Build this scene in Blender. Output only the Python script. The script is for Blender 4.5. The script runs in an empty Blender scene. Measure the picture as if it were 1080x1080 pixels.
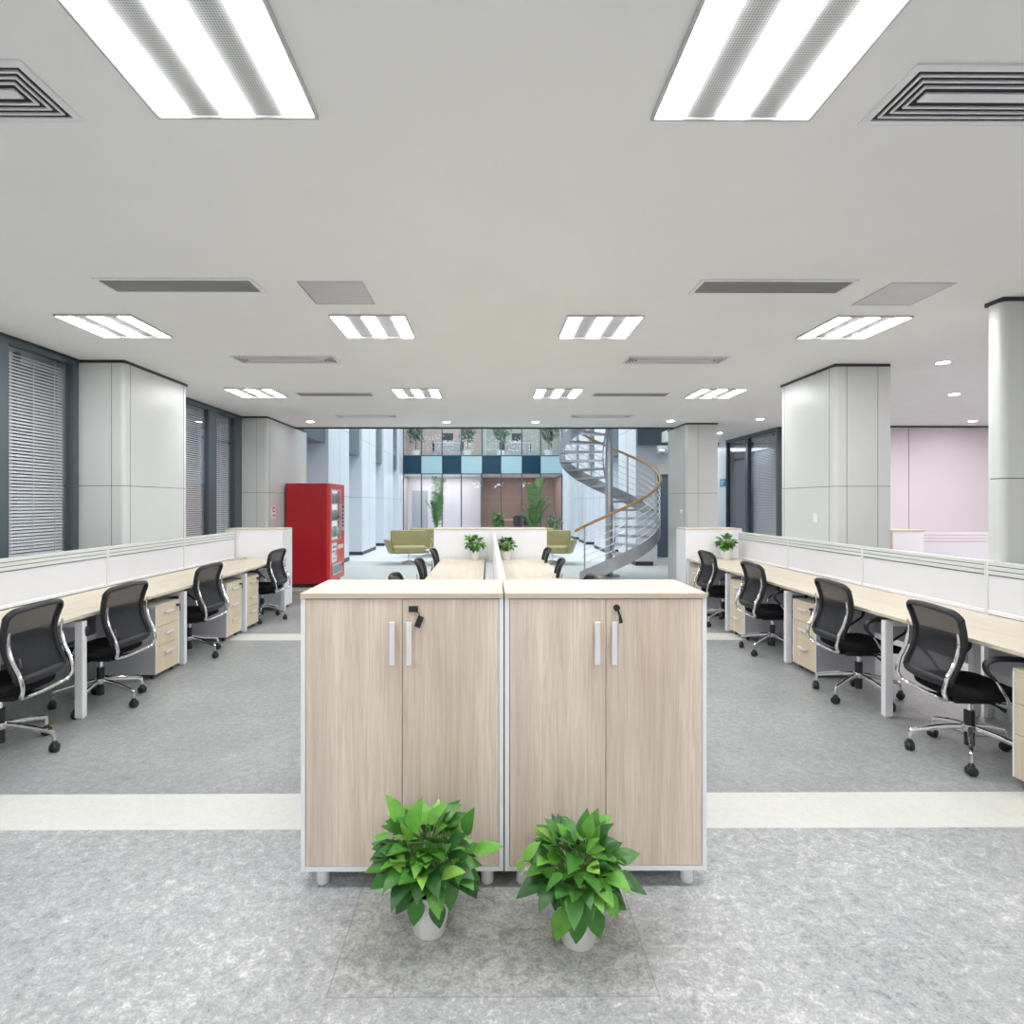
import bpy, math, random
from mathutils import Vector, Matrix
S = bpy.context.scene
C = S.collection
PI = math.pi
R = math.radians

# ------------------------------------------------------------------ camera, world, light, exposure
F = 615.0
cam_d = bpy.data.cameras.new('camera'); cam = bpy.data.objects.new('camera', cam_d); C.objects.link(cam)
cam.location = (0, 0, 1.55); cam.rotation_euler = (R(90), 0, -0.0058)
cam_d.sensor_width = 36; cam_d.lens = F / 1080 * 36
cam_d.shift_x = 0.0198; cam_d.shift_y = -0.00926
cam_d.clip_start = 0.05; cam_d.clip_end = 200
S.camera = cam
w = bpy.data.worlds.new('world'); S.world = w; w.use_nodes = True
w.node_tree.nodes['Background'].inputs[0].default_value = (0.55, 0.62, 0.74, 1)
w.node_tree.nodes['Background'].inputs[1].default_value = 0.25
S.view_settings.view_transform = 'Standard'; S.view_settings.look = 'None'
S.view_settings.gamma = 1; S.view_settings.use_curve_mapping = False
S.view_settings.exposure = 0.0
TUBE_E = 48.0        # luminous strips of the ceiling lights
DOWN_E = 70.0        # downlights

def area(name, loc, sx, sy, power, col, rot=(0, 0, 0)):
    l = bpy.data.lights.new(name, 'AREA'); l.shape = 'RECTANGLE'; l.size = sx; l.size_y = sy
    l.energy = power; l.color = col
    o = bpy.data.objects.new(name, l); C.objects.link(o); o.location = loc; o.rotation_euler = rot
    return o
area('atrium_area_lamp', (-0.1, 18.5, 7.2), 6.5, 12, 800, (0.90, 0.955, 1.0))  # unseen lamp added beneath the closed roof to brighten the atrium
area('meeting_room_light', (1.5, 27.2, 2.72), 3, 2, 60, (1.0, 0.90, 0.84))
area('corridor_light', (-2.1, 26.8, 2.72), 3, 1.6, 62, (1, 1, 1))
area('upper_office_light', (-0.2, 27.4, 6.1), 6.5, 3, 130, (1.0, 0.96, 0.92))
area('side_hall_light', (4.9, 14.9, 2.9), 1.4, 1.0, 30, (0.95, 0.97, 1))
area('side_office_light', (7.6, 6.5, 2.9), 4.5, 7.0, 270, (1.0, 0.90, 0.945))

# ------------------------------------------------------------------ materials
MATS = {}
def pm(name, col, rough=0.5, metal=0.0, spec=0.5, emit=None, es=0.0, coat=0.0):
    m = bpy.data.materials.new(name); m.use_nodes = True
    b = m.node_tree.nodes['Principled BSDF']
    b.inputs['Base Color'].default_value = (*col, 1)
    b.inputs['Roughness'].default_value = rough; b.inputs['Metallic'].default_value = metal
    b.inputs['Specular IOR Level'].default_value = spec
    b.inputs['Coat Weight'].default_value = coat
    if emit:
        b.inputs['Emission Color'].default_value = (*emit, 1); b.inputs['Emission Strength'].default_value = es
    MATS[name] = m
    return m
def nd(m, t): return m.node_tree.nodes.new(t)
def lk(m, a, b): m.node_tree.links.new(a, b)
def noisy(name, col, amt=0.04, scale=6, rough=0.5, **k):
    """plain material whose colour wavers a little"""
    m = pm(name, col, rough, **k)
    b = m.node_tree.nodes['Principled BSDF']
    tc = nd(m, 'ShaderNodeTexCoord'); n = nd(m, 'ShaderNodeTexNoise'); n.inputs['Scale'].default_value = scale
    n.inputs['Detail'].default_value = 4
    r = nd(m, 'ShaderNodeValToRGB')
    r.color_ramp.elements[0].position = 0.3; r.color_ramp.elements[1].position = 0.7
    r.color_ramp.elements[0].color = (*[c * (1 - amt) for c in col], 1)
    r.color_ramp.elements[1].color = (*[min(1, c * (1 + amt)) for c in col], 1)
    lk(m, tc.outputs['Object'], n.inputs['Vector']); lk(m, n.outputs['Fac'], r.inputs['Fac'])
    lk(m, r.outputs['Color'], b.inputs['Base Color'])
    return m
def wood(name, c1, c2, c3, axis, rough=0.45):
    m = pm(name, c1, rough)
    b = m.node_tree.nodes['Principled BSDF']
    tc = nd(m, 'ShaderNodeTexCoord')
    def layer(st, across, detail, dist):
        mp = nd(m, 'ShaderNodeMapping'); s = [across] * 3; s[axis] = st
        mp.inputs['Scale'].default_value = s
        n = nd(m, 'ShaderNodeTexNoise'); n.inputs['Scale'].default_value = 1; n.inputs['Detail'].default_value = detail
        n.inputs['Distortion'].default_value = dist
        lk(m, tc.outputs['Object'], mp.inputs['Vector']); lk(m, mp.outputs['Vector'], n.inputs['Vector'])
        return n
    a = layer(0.45, 11, 4, 0.8); f = layer(3.5, 115, 6, 0.9); k = layer(6.0, 260, 2, 0.0)
    r = nd(m, 'ShaderNodeValToRGB'); r.color_ramp.elements[0].position = 0.32; r.color_ramp.elements[1].position = 0.68
    r.color_ramp.elements[0].color = (*c1, 1); r.color_ramp.elements[1].color = (*c2, 1)
    lk(m, a.outputs['Fac'], r.inputs['Fac'])
    r2 = nd(m, 'ShaderNodeValToRGB'); r2.color_ramp.elements[0].position = 0.36; r2.color_ramp.elements[1].position = 0.6
    r2.color_ramp.elements[0].color = (1, 1, 1, 1); r2.color_ramp.elements[1].color = (0, 0, 0, 1)
    lk(m, f.outputs['Fac'], r2.inputs['Fac'])
    mx = nd(m, 'ShaderNodeMix'); mx.data_type = 'RGBA'
    ml = nd(m, 'ShaderNodeMath'); ml.operation = 'MULTIPLY'; ml.inputs[1].default_value = 0.42
    lk(m, r2.outputs['Color'], ml.inputs[0]); lk(m, ml.outputs[0], mx.inputs[0])
    lk(m, r.outputs['Color'], mx.inputs[6]); mx.inputs[7].default_value = (*c3, 1)
    lk(m, mx.outputs[2], b.inputs['Base Color'])
    bp = nd(m, 'ShaderNodeBump'); bp.inputs['Strength'].default_value = 0.05; bp.inputs['Distance'].default_value = 0.001
    lk(m, k.outputs['Fac'], bp.inputs['Height']); lk(m, bp.outputs['Normal'], b.inputs['Normal'])
    return m
def glass(name, tint=(1, 1, 1), refl=(1, 1, 1), boost=0.0, rough=0.0):
    m = bpy.data.materials.new(name); m.use_nodes = True; m.node_tree.nodes.clear()
    o = nd(m, 'ShaderNodeOutputMaterial'); t = nd(m, 'ShaderNodeBsdfTransparent'); g = nd(m, 'ShaderNodeBsdfGlossy')
    t.inputs[0].default_value = (*tint, 1); g.inputs['Color'].default_value = (*refl, 1); g.inputs['Roughness'].default_value = rough
    lw = nd(m, 'ShaderNodeLayerWeight'); lw.inputs[0].default_value = 0.5      # facing = 1 - |cos|, the same on both sides
    fr = nd(m, 'ShaderNodeMath'); fr.operation = 'POWER'; fr.inputs[1].default_value = 5; lk(m, lw.outputs['Facing'], fr.inputs[0])
    ad = nd(m, 'ShaderNodeMath'); ad.operation = 'ADD'; ad.inputs[1].default_value = boost + 0.035; ad.use_clamp = True
    mx = nd(m, 'ShaderNodeMixShader')
    lk(m, fr.outputs[0], ad.inputs[0]); lk(m, ad.outputs[0], mx.inputs[0]); lk(m, t.outputs[0], mx.inputs[1]); lk(m, g.outputs[0], mx.inputs[2])
    lk(m, mx.outputs[0], o.inputs[0]); MATS[name] = m
    return m

M_ceil = noisy('ceiling_paint', (0.93, 0.93, 0.915), 0.01, 2, 0.8)
M_wall = noisy('wall_panel', (0.62, 0.64, 0.625), 0.01, 2, 0.40, spec=0.5)
M_wallp = noisy('side_wall_paint', (0.76, 0.715, 0.74), 0.01, 2, 0.6)
M_atr = noisy('atrium_panel', (0.70, 0.75, 0.80), 0.02, 1.2, 0.35)
M_slate = noisy('slate_glass', (0.10, 0.13, 0.16), 0.05, 2, 0.25)
M_dark = pm('dark_trim', (0.035, 0.038, 0.045), 0.45)
M_seam = pm('seam_shadow_gap', (0.10, 0.105, 0.10), 0.8)
M_frame = pm('window_frame', (0.075, 0.10, 0.12), 0.35)
M_slat = pm('blind_slat', (0.90, 0.90, 0.91), 0.5)
M_white = pm('white_laminate', (0.86, 0.86, 0.88), 0.35)
M_lilac = pm('pale_grey_laminate', (0.50, 0.50, 0.56), 0.4)
M_panel = noisy('partition_white', (0.73, 0.735, 0.78), 0.01, 3, 0.4)
M_rail = pm('partition_rail', (0.72, 0.75, 0.73), 0.3, metal=0.15)
M_line = pm('rail_groove', (0.13, 0.15, 0.15), 0.6)
M_alu = pm('aluminium_trim', (0.85, 0.85, 0.88), 0.28, metal=0.3)
M_chrome = pm('chrome', (0.86, 0.86, 0.87), 0.12, metal=1)
M_steel = noisy('brushed_steel', (0.48, 0.51, 0.54), 0.05, 8, 0.32, metal=0.75)
M_rod = pm('bright_rod', (0.85, 0.87, 0.9), 0.25, metal=0.3)
M_blk = pm('black_plastic', (0.018, 0.019, 0.021), 0.4)
M_blkf = noisy('black_fabric', (0.010, 0.010, 0.012), 0.25, 90, 0.95, spec=0.15)
M_rim = pm('dark_grey_rim', (0.014, 0.015, 0.018), 0.5)
M_red = noisy('red_enamel', (0.42, 0.008, 0.016), 0.05, 3, 0.35)
M_redf = pm('red_front', (0.66, 0.05, 0.055), 0.3)
M_silver = pm('silver_trim', (0.62, 0.62, 0.64), 0.3, metal=0.6)
M_pot = pm('white_pot', (0.84, 0.84, 0.83), 0.35)
M_potd = pm('dark_pot', (0.10, 0.11, 0.14), 0.4)
M_soil = noisy('soil', (0.05, 0.035, 0.022), 0.3, 60, 0.95)
M_olive = noisy('olive_leather', (0.40, 0.36, 0.17), 0.06, 8, 0.5)
M_rail_wood = wood('handrail_wood', (0.46, 0.27, 0.09), (0.56, 0.34, 0.13), (0.36, 0.2, 0.07), 0, 0.35)
M_teal = pm('dark_teal_panel', (0.006, 0.042, 0.075), 0.15)
M_aqua = pm('pale_aqua_panel', (0.36, 0.54, 0.58), 0.2)
M_brown = wood('brown_room_panel', (0.36, 0.25, 0.22), (0.42, 0.30, 0.26), (0.33, 0.23, 0.2), 0)
M_cream = noisy('cream_wall', (0.50, 0.45, 0.42), 0.02, 2, 0.7)
M_grey = pm('grey_plate', (0.46, 0.46, 0.46), 0.25, metal=0.3)
M_tray = pm('grey_tray', (0.62, 0.64, 0.67), 0.4)
M_tree = pm('ficus_trunk', (0.16, 0.11, 0.07), 0.8)
M_dot = pm('white_dot', (0.9, 0.9, 0.92), 0.5)
M_blue = pm('blue_sign', (0.08, 0.28, 0.42), 0.4)
M_redp = pm('red_print', (0.62, 0.03, 0.04), 0.5)
M_door = pm('grey_door', (0.42, 0.44, 0.47), 0.4)
M_glass = glass('clear_glass', (0.93, 0.96, 0.97))
M_wglass = glass('window_glass', (0.96, 0.97, 0.98), refl=(0.5, 0.52, 0.56), boost=0.03)
M_fglass = glass('facade_glass', (0.94, 0.96, 0.98))
M_dglass = glass('display_glass', (0.85, 0.88, 0.92))
WD = wood('door_oak', (0.64, 0.53, 0.43), (0.82, 0.71, 0.60), (0.48, 0.375, 0.295), 2)
WTX = wood('top_oak_across', (0.62, 0.56, 0.465), (0.67, 0.61, 0.515), (0.56, 0.50, 0.41), 0, 0.6)
WTY = wood('top_oak_lengthwise', (0.61, 0.54, 0.435), (0.69, 0.62, 0.515), (0.53, 0.46, 0.36), 1, 0.5)
WE = wood('edge_oak', (0.58, 0.48, 0.37), (0.64, 0.54, 0.43), (0.52, 0.42, 0.32), 0)
WDR = wood('drawer_oak', (0.70, 0.59, 0.44), (0.76, 0.65, 0.50), (0.60, 0.49, 0.35), 2)
GREENS = [noisy('leaf_green', (0.055, 0.20, 0.030), 0.2, 25, 0.42, spec=0.5), noisy('leaf_bright', (0.13, 0.36, 0.045), 0.2, 25, 0.42),
          noisy('leaf_deep', (0.028, 0.115, 0.022), 0.2, 25, 0.42), noisy('leaf_lime', (0.25, 0.50, 0.08), 0.2, 12, 0.35)]
M_stem = pm('leaf_stem', (0.16, 0.30, 0.07), 0.5)
M_palm = [noisy('palm_green', (0.06, 0.17, 0.05), 0.2, 9, 0.45), noisy('palm_light', (0.11, 0.27, 0.07), 0.2, 9, 0.45)]
M_fic = [noisy('ficus_green', (0.10, 0.20, 0.10), 0.2, 9, 0.5), noisy('ficus_light', (0.20, 0.36, 0.15), 0.2, 9, 0.5)]

def emis(name, col, s):
    m = bpy.data.materials.new(name); m.use_nodes = True; m.node_tree.nodes.clear()
    o = nd(m, 'ShaderNodeOutputMaterial'); e = nd(m, 'ShaderNodeEmission'); e.inputs[0].default_value = (*col, 1); e.inputs[1].default_value = s
    lk(m, e.outputs[0], o.inputs[0]); MATS[name] = m
    return m
M_tube = emis('lamp_diffuser', (1.0, 0.998, 0.995), TUBE_E)
M_down = emis('downlight_lens', (1.0, 0.93, 0.95), DOWN_E)

# chair back: fine dark mesh one can see through
def mesh_fabric():
    m = bpy.data.materials.new('mesh_fabric'); m.use_nodes = True; nt = m.node_tree
    b = nt.nodes['Principled BSDF']; b.inputs['Base Color'].default_value = (0.006, 0.007, 0.011, 1); b.inputs['Roughness'].default_value = 0.7
    o = nt.nodes['Material Output']; t = nd(m, 'ShaderNodeBsdfTransparent'); mx = nd(m, 'ShaderNodeMixShader')
    mx.inputs[0].default_value = 0.885
    lk(m, t.outputs[0], mx.inputs[1]); lk(m, b.outputs[0], mx.inputs[2]); lk(m, mx.outputs[0], o.inputs[0])
    return m
M_mesh = mesh_fabric()
# perforated louvre of the lights
def perforated():
    m = pm('perforated_louvre', (0.45, 0.46, 0.47), 0.45, metal=0.3)
    b = m.node_tree.nodes['Principled BSDF']
    tc = nd(m, 'ShaderNodeTexCoord'); v = nd(m, 'ShaderNodeTexVoronoi'); v.inputs['Scale'].default_value = 110; v.inputs['Randomness'].default_value = 0.0
    r = nd(m, 'ShaderNodeValToRGB'); r.color_ramp.elements[0].position = 0.25; r.color_ramp.elements[1].position = 0.5
    r.color_ramp.elements[0].color = (0.26, 0.265, 0.265, 1); r.color_ramp.elements[1].color = (0.55, 0.56, 0.56, 1)
    lk(m, tc.outputs['Object'], v.inputs['Vector']); lk(m, v.outputs['Distance'], r.inputs['Fac']); lk(m, r.outputs['Color'], b.inputs['Base Color'])
    return m
M_perf = perforated()

def floor_mat():
    m = pm('marbled_linoleum', (0.4, 0.4, 0.4), 0.42); b = m.node_tree.nodes['Principled BSDF']
    tc = nd(m, 'ShaderNodeTexCoord'); sp = nd(m, 'ShaderNodeSeparateXYZ'); lk(m, tc.outputs['Object'], sp.inputs[0])
    X, Y = sp.outputs[0], sp.outputs[1]
    def math_(op, a, c, clamp=False):
        n = nd(m, 'ShaderNodeMath'); n.operation = op; n.use_clamp = clamp
        for i, q in enumerate((a, c)):
            if isinstance(q, (int, float)): n.inputs[i].default_value = q
            else: lk(m, q, n.inputs[i])
        return n.outputs[0]
    def band(co, a, c): return math_('MULTIPLY', math_('GREATER_THAN', co, a), math_('LESS_THAN', co, c))
    def noise(sc, det, rough=0.6, dist=0.0, stretch=None):
        n = nd(m, 'ShaderNodeTexNoise'); n.inputs['Scale'].default_value = sc; n.inputs['Detail'].default_value = det
        n.inputs['Roughness'].default_value = rough; n.inputs['Distortion'].default_value = dist
        src = tc.outputs['Object']
        if stretch:
            mp = nd(m, 'ShaderNodeMapping'); mp.inputs['Scale'].default_value = stretch; lk(m, src, mp.inputs['Vector']); src = mp.outputs['Vector']
        lk(m, src, n.inputs['Vector']); return n.outputs['Fac']
    def ramp(fac, cols):
        r = nd(m, 'ShaderNodeValToRGB'); e = r.color_ramp.elements
        while len(e) < len(cols): e.new(0.5)
        for i, (p, c) in enumerate(cols): e[i].position = p; e[i].color = (*c, 1)
        lk(m, fac, r.inputs['Fac']); return r.outputs['Color']
    def mix(f, a, c):
        n = nd(m, 'ShaderNodeMix'); n.data_type = 'RGBA'
        if isinstance(f, (int, float)): n.inputs[0].default_value = f
        else: lk(m, f, n.inputs[0])
        for i, q in ((6, a), (7, c)):
            if isinstance(q, tuple): n.inputs[i].default_value = (*q, 1)
            else: lk(m, q, n.inputs[i])
        return n.outputs[2]
    big = noise(1.8, 6, 0.65, 0.3); mid = noise(22, 10, 0.85, 0.5); fine = noise(75, 8, 0.88, 0.4)
    v = math_('ADD', math_('ADD', math_('MULTIPLY', mid, 0.46), math_('MULTIPLY', fine, 0.40)), math_('MULTIPLY', big, 0.14))
    near = ramp(v, [(0.40, (0.15, 0.16, 0.165)), (0.465, (0.32, 0.33, 0.335)), (0.525, (0.42, 0.43, 0.435)), (0.58, (0.70, 0.705, 0.705))])
    hall = ramp(v, [(0.40, (0.20, 0.215, 0.215)), (0.50, (0.30, 0.315, 0.315)), (0.59, (0.46, 0.475, 0.47))])
    strp = ramp(v, [(0.36, (0.55, 0.56, 0.53)), (0.50, (0.66, 0.67, 0.63)), (0.64, (0.74, 0.74, 0.70))])
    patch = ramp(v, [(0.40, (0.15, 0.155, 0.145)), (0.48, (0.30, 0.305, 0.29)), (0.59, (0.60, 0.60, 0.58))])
    lob = ramp(v, [(0.36, (0.52, 0.57, 0.54)), (0.64, (0.64, 0.68, 0.65))])
    col = mix(math_('GREATER_THAN', Y, 2.94), near, hall)
    col = mix(math_('GREATER_THAN', Y, 10.2), col, lob)
    for a, c in ((2.77, 3.11), (6.57, 6.90), (10.2, 10.5), (14.0, 14.5)): col = mix(band(Y, a, c), col, strp)
    col = mix(math_('GREATER_THAN', Y, 15.4), col, (0.74, 0.77, 0.80))
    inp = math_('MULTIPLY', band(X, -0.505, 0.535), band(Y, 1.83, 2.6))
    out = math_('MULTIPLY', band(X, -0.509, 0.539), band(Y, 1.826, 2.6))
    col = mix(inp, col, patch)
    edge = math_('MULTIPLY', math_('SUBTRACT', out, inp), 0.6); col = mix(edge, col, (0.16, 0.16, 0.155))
    # welding seams of the sheets
    for a in (2.03,):
        sm = math_('MULTIPLY', math_('MULTIPLY', band(Y, a, a + 0.003), math_('GREATER_THAN', X, 0.539)), 0.35); col = mix(sm, col, (0.6, 0.6, 0.6))
    lk(m, col, b.inputs['Base Color'])
    rr = nd(m, 'ShaderNodeMapRange'); lk(m, mid, rr.inputs[0]); rr.inputs[3].default_value = 0.32; rr.inputs[4].default_value = 0.55
    lk(m, rr.outputs[0], b.inputs['Roughness'])
    bp = nd(m, 'ShaderNodeBump'); bp.inputs['Strength'].default_value = 0.08; bp.inputs['Distance'].default_value = 0.002
    lk(m, fine, bp.inputs['Height']); lk(m, bp.outputs['Normal'], b.inputs['Normal'])
    return m
M_floor = floor_mat()

# ------------------------------------------------------------------ mesh helpers
class MB:
    def __init__(s): s.v = []; s.f = []; s.m = []
    def add(s, vs, fs, mi=0):
        n = len(s.v); s.v += [tuple(v) for v in vs]
        for f in fs: s.f.append(tuple(n + i for i in f)); s.m.append(mi)
        return s
    def box(s, x0, x1, y0, y1, z0, z1, mi=0, mat=None):
        vs = [Vector(p) for p in ((x0, y0, z0), (x1, y0, z0), (x1, y1, z0), (x0, y1, z0), (x0, y0, z1), (x1, y0, z1), (x1, y1, z1), (x0, y1, z1))]
        if mat: vs = [mat @ v for v in vs]
        return s.add(vs, [(0, 3, 2, 1), (4, 5, 6, 7), (0, 1, 5, 4), (1, 2, 6, 5), (2, 3, 7, 6), (3, 0, 4, 7)], mi)
    def tube(s, pts, r, n=8, mi=0, closed=False, flat=None):
        P = [Vector(p) for p in pts]; k = len(P)
        rs = r if isinstance(r, (list, tuple)) else [r] * k
        T = []
        for i in range(k):
            a = P[i - 1] if (i > 0 or closed) else P[i]; b = P[(i + 1) % k] if (i < k - 1 or closed) else P[i]
            T.append((b - a).normalized())
        up = Vector((0, 0, 1)) if abs(T[0].z) < 0.9 else Vector((1, 0, 0))
        N = (up - T[0] * up.dot(T[0])).normalized(); vs = []
        for i in range(k):
            N = (N - T[i] * N.dot(T[i])); N = N.normalized() if N.length > 1e-6 else Vector((1, 0, 0)); B = T[i].cross(N)
            fx, fy = flat if flat else (1, 1)
            for j in range(n):
                a = 2 * PI * j / n; vs.append(P[i] + (N * math.cos(a) * fx + B * math.sin(a) * fy) * rs[i])
        fs = []
        for i in range(k if closed else k - 1):
            i2 = (i + 1) % k
            for j in range(n): fs.append((i * n + j, i * n + (j + 1) % n, i2 * n + (j + 1) % n, i2 * n + j))
        if not closed: fs.append(tuple(reversed(range(n)))); fs.append(tuple((k - 1) * n + j for j in range(n)))
        return s.add(vs, fs, mi)
    def lathe(s, prof, c=(0, 0, 0), n=24, mi=0, mat=None):
        vs = []
        for r, z in prof:
            for j in range(n):
                a = 2 * PI * j / n; p = Vector((r * math.cos(a), r * math.sin(a), z))
                if mat: p = mat @ p
                vs.append(p + Vector(c))
        fs = []
        for i in range(len(prof) - 1):
            for j in range(n): fs.append((i * n + j, i * n + (j + 1) % n, (i + 1) * n + (j + 1) % n, (i + 1) * n + j))
        fs.append(tuple(reversed(range(n)))); fs.append(tuple((len(prof) - 1) * n + j for j in range(n)))
        return s.add(vs, fs, mi)
    def build(s, name, mats, parent=None, bevel=0.0, smooth=True, angle=40, seg=2):
        me = bpy.data.meshes.new(name); me.from_pydata(s.v, [], s.f)
        for m in (mats if isinstance(mats, list) else [mats]): me.materials.append(m)
        me.polygons.foreach_set('material_index', s.m)
        if smooth:
            me.polygons.foreach_set('use_smooth', [True] * len(me.polygons)); me.set_sharp_from_angle(angle=R(angle))
        me.update()
        o = bpy.data.objects.new(name, me); C.objects.link(o)
        if parent: o.parent = parent
        if bevel:
            b = o.modifiers.new('bevel', 'BEVEL'); b.width = bevel; b.segments = seg; b.limit_method = 'ANGLE'; b.angle_limit = R(50)
        return o
def smooth_path(P, n=4, closed=False):
    P = [Vector(p) for p in P]; out = []; k = len(P)
    for i in range(k - (0 if closed else 1)):
        g = lambda j: P[j % k] if closed else P[max(0, min(k - 1, j))]
        a, b, c, d = g(i - 1), g(i), g(i + 1), g(i + 2)
        for t in range(n):
            u = t / n
            out.append(0.5 * ((2 * b) + (c - a) * u + (2 * a - 5 * b + 4 * c - d) * u * u + (3 * b - a - 3 * c + d) * u ** 3))
    if not closed: out.append(P[-1])
    return out
def empty(name, loc, rz=0):
    o = bpy.data.objects.new(name, None); C.objects.link(o); o.location = loc; o.rotation_euler = (0, 0, rz); o.empty_display_size = 0.1
    return o
def tag(o, label=None, cat=None, group=None, kind=None):
    if label: o['label'] = label
    if cat: o['category'] = cat
    if group: o['group'] = group
    if kind: o['kind'] = kind
    return o
def struct(o): o['kind'] = 'structure'; return o
def copy_tree(o, parent=None):
    c = o.copy(); C.objects.link(c)
    if parent: c.parent = parent
    for ch in list(o.children): copy_tree(ch, c)
    return c
def B(x0, x1, y0, y1, z0, z1): return MB().box(x0, x1, y0, y1, z0, z1)

# ------------------------------------------------------------------ room shell
ZC = 3.0
struct(B(-5, 12, -6, 30, -0.1, 0).build('floor', M_floor, smooth=False))
mb = MB().box(-4.9, 12, -6, 11.25, ZC, ZC + 0.25); mb.box(4.2, 12, 11.25, 14.3, ZC, ZC + 0.25)
struct(mb.build('ceiling', M_ceil, smooth=False))
struct(B(-4.9, 12, -6.15, -6, 0, ZC).build('wall_rear', M_wall, smooth=False))
struct(B(12, 12.15, -6, 14.3, 0, ZC).build('wall_right', M_wallp, smooth=False))
# shadow gap line where the low ceiling stops
struct(B(-3.72, 4.2, 11.24, 11.27, ZC - 0.03, ZC).build('trim_1', M_dark, smooth=False))

# left glazed wall: windows between the columns
wn = [0]
def blind_mesh(x, y0, y1, z0, z1, pitch=0.030, tilt=0.80, w=0.028):
    mb = MB(); n = int((z1 - z0) / pitch)
    for i in range(n):
        z = z0 + (i + 0.5) * pitch; dx = w / 2 * math.cos(tilt); dz = w / 2 * math.sin(tilt)
        mb.add([(x - dx, y0, z + dz), (x + dx, y0, z - dz), (x + dx, y1, z - dz), (x - dx, y1, z + dz),
                (x - dx, y0, z + dz - .001), (x + dx, y0, z - dz - .001), (x + dx, y1, z - dz - .001), (x - dx, y1, z + dz - .001)],
               [(0, 3, 2, 1), (4, 5, 6, 7), (0, 1, 5, 4), (1, 2, 6, 5), (2, 3, 7, 6), (3, 0, 4, 7)])
    for y in (y0 + 0.12, (y0 + y1) / 2, y1 - 0.12): mb.box(x + 0.012, x + 0.014, y - 0.004, y + 0.004, z0, z1)
    return mb
def window(x, y0, y1, lb, rb, side=-1, ztop=ZC, blind=True, tilt=0.80):
    """glazing running along y; lb / rb: width of the dark bands at its two ends; side: -1 outside is -x"""
    wn[0] += 1; t = empty('window_%d' % wn[0], (x, y0, 0)); struct(t)
    mb = MB(); L = y1 - y0
    mb.box(-0.05, 0.03, 0, lb, 0.0, ztop); mb.box(-0.05, 0.03, L - rb, L, 0.0, ztop)
    mb.box(-0.05, 0.03, lb, L - rb, 0, 0.12); mb.box(-0.05, 0.03, lb, L - rb, ztop - 0.07, ztop)
    mb.build('window_frame', M_frame, t, smooth=False)
    B(-0.012, 0.0, lb, L - rb, 0.12, ztop - 0.07).build('pane', M_wglass, t, smooth=False)
    if blind: blind_mesh(side * 0.075 + 0.0, lb + 0.01, L - rb - 0.01, 0.13, ztop - 0.09, tilt=tilt).build('venetian_blind', M_slat, t, smooth=False)
    # rail of the outer sash, seen through the slats
    B(side * 0.16 - .02, side * 0.16 + .02, 0, L, 2.52, 2.56).build('outer_sash_rail', M_frame, t, smooth=False)
    B(side * 0.16 - .02, side * 0.16 + .02, L * 0.42, L * 0.42 + 0.04, 0.12, ztop - .07).build('outer_sash_post', M_frame, t, smooth=False)
XW = -4.18
window(XW, -6.0, 0.6, 0.1, 0.1); window(XW, 0.6, 2.7, 0.1, 0.1); window(XW, 2.7, 4.97, 0.1, 0.10); window(XW, 4.97, 5.93, 0.10, 0.07)
window(XW, 7.22, 8.81, 0.12, 0.12); window(XW, 8.81, 9.84, 0.12, 0.25)
window(5.6, 11.15, 12.5, 0.06, 0.05, side=1, tilt=-1.05); window(5.6, 12.5, 13.6, 0.05, 0.05, side=1, blind=False)
# dark sheets added behind the glass to keep daylight out of the slats
struct(B(-5.0, -4.9, -6, 9.84, 0, ZC).build('daylight_block_left', noisy('daylight_block', (0.10, 0.12, 0.15), 0.1, 3, 0.6), smooth=False))
struct(B(6.3, 6.4, 11.25, 14.1, 0, ZC).build('daylight_block_right', MATS['daylight_block'], smooth=False))
struct(B(XW - .02, XW + 0.035, -6, 5.95, ZC - 0.025, ZC).build('trim_2', M_dark, smooth=False))
struct(B(XW - .02, XW + 0.035, 7.19, 9.84, ZC - 0.025, ZC).build('trim_3', M_dark, smooth=False))
struct(B(5.56, 5.62, 11.15, 13.65, ZC - 0.025, ZC).build('trim_4', M_dark, smooth=False))

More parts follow.
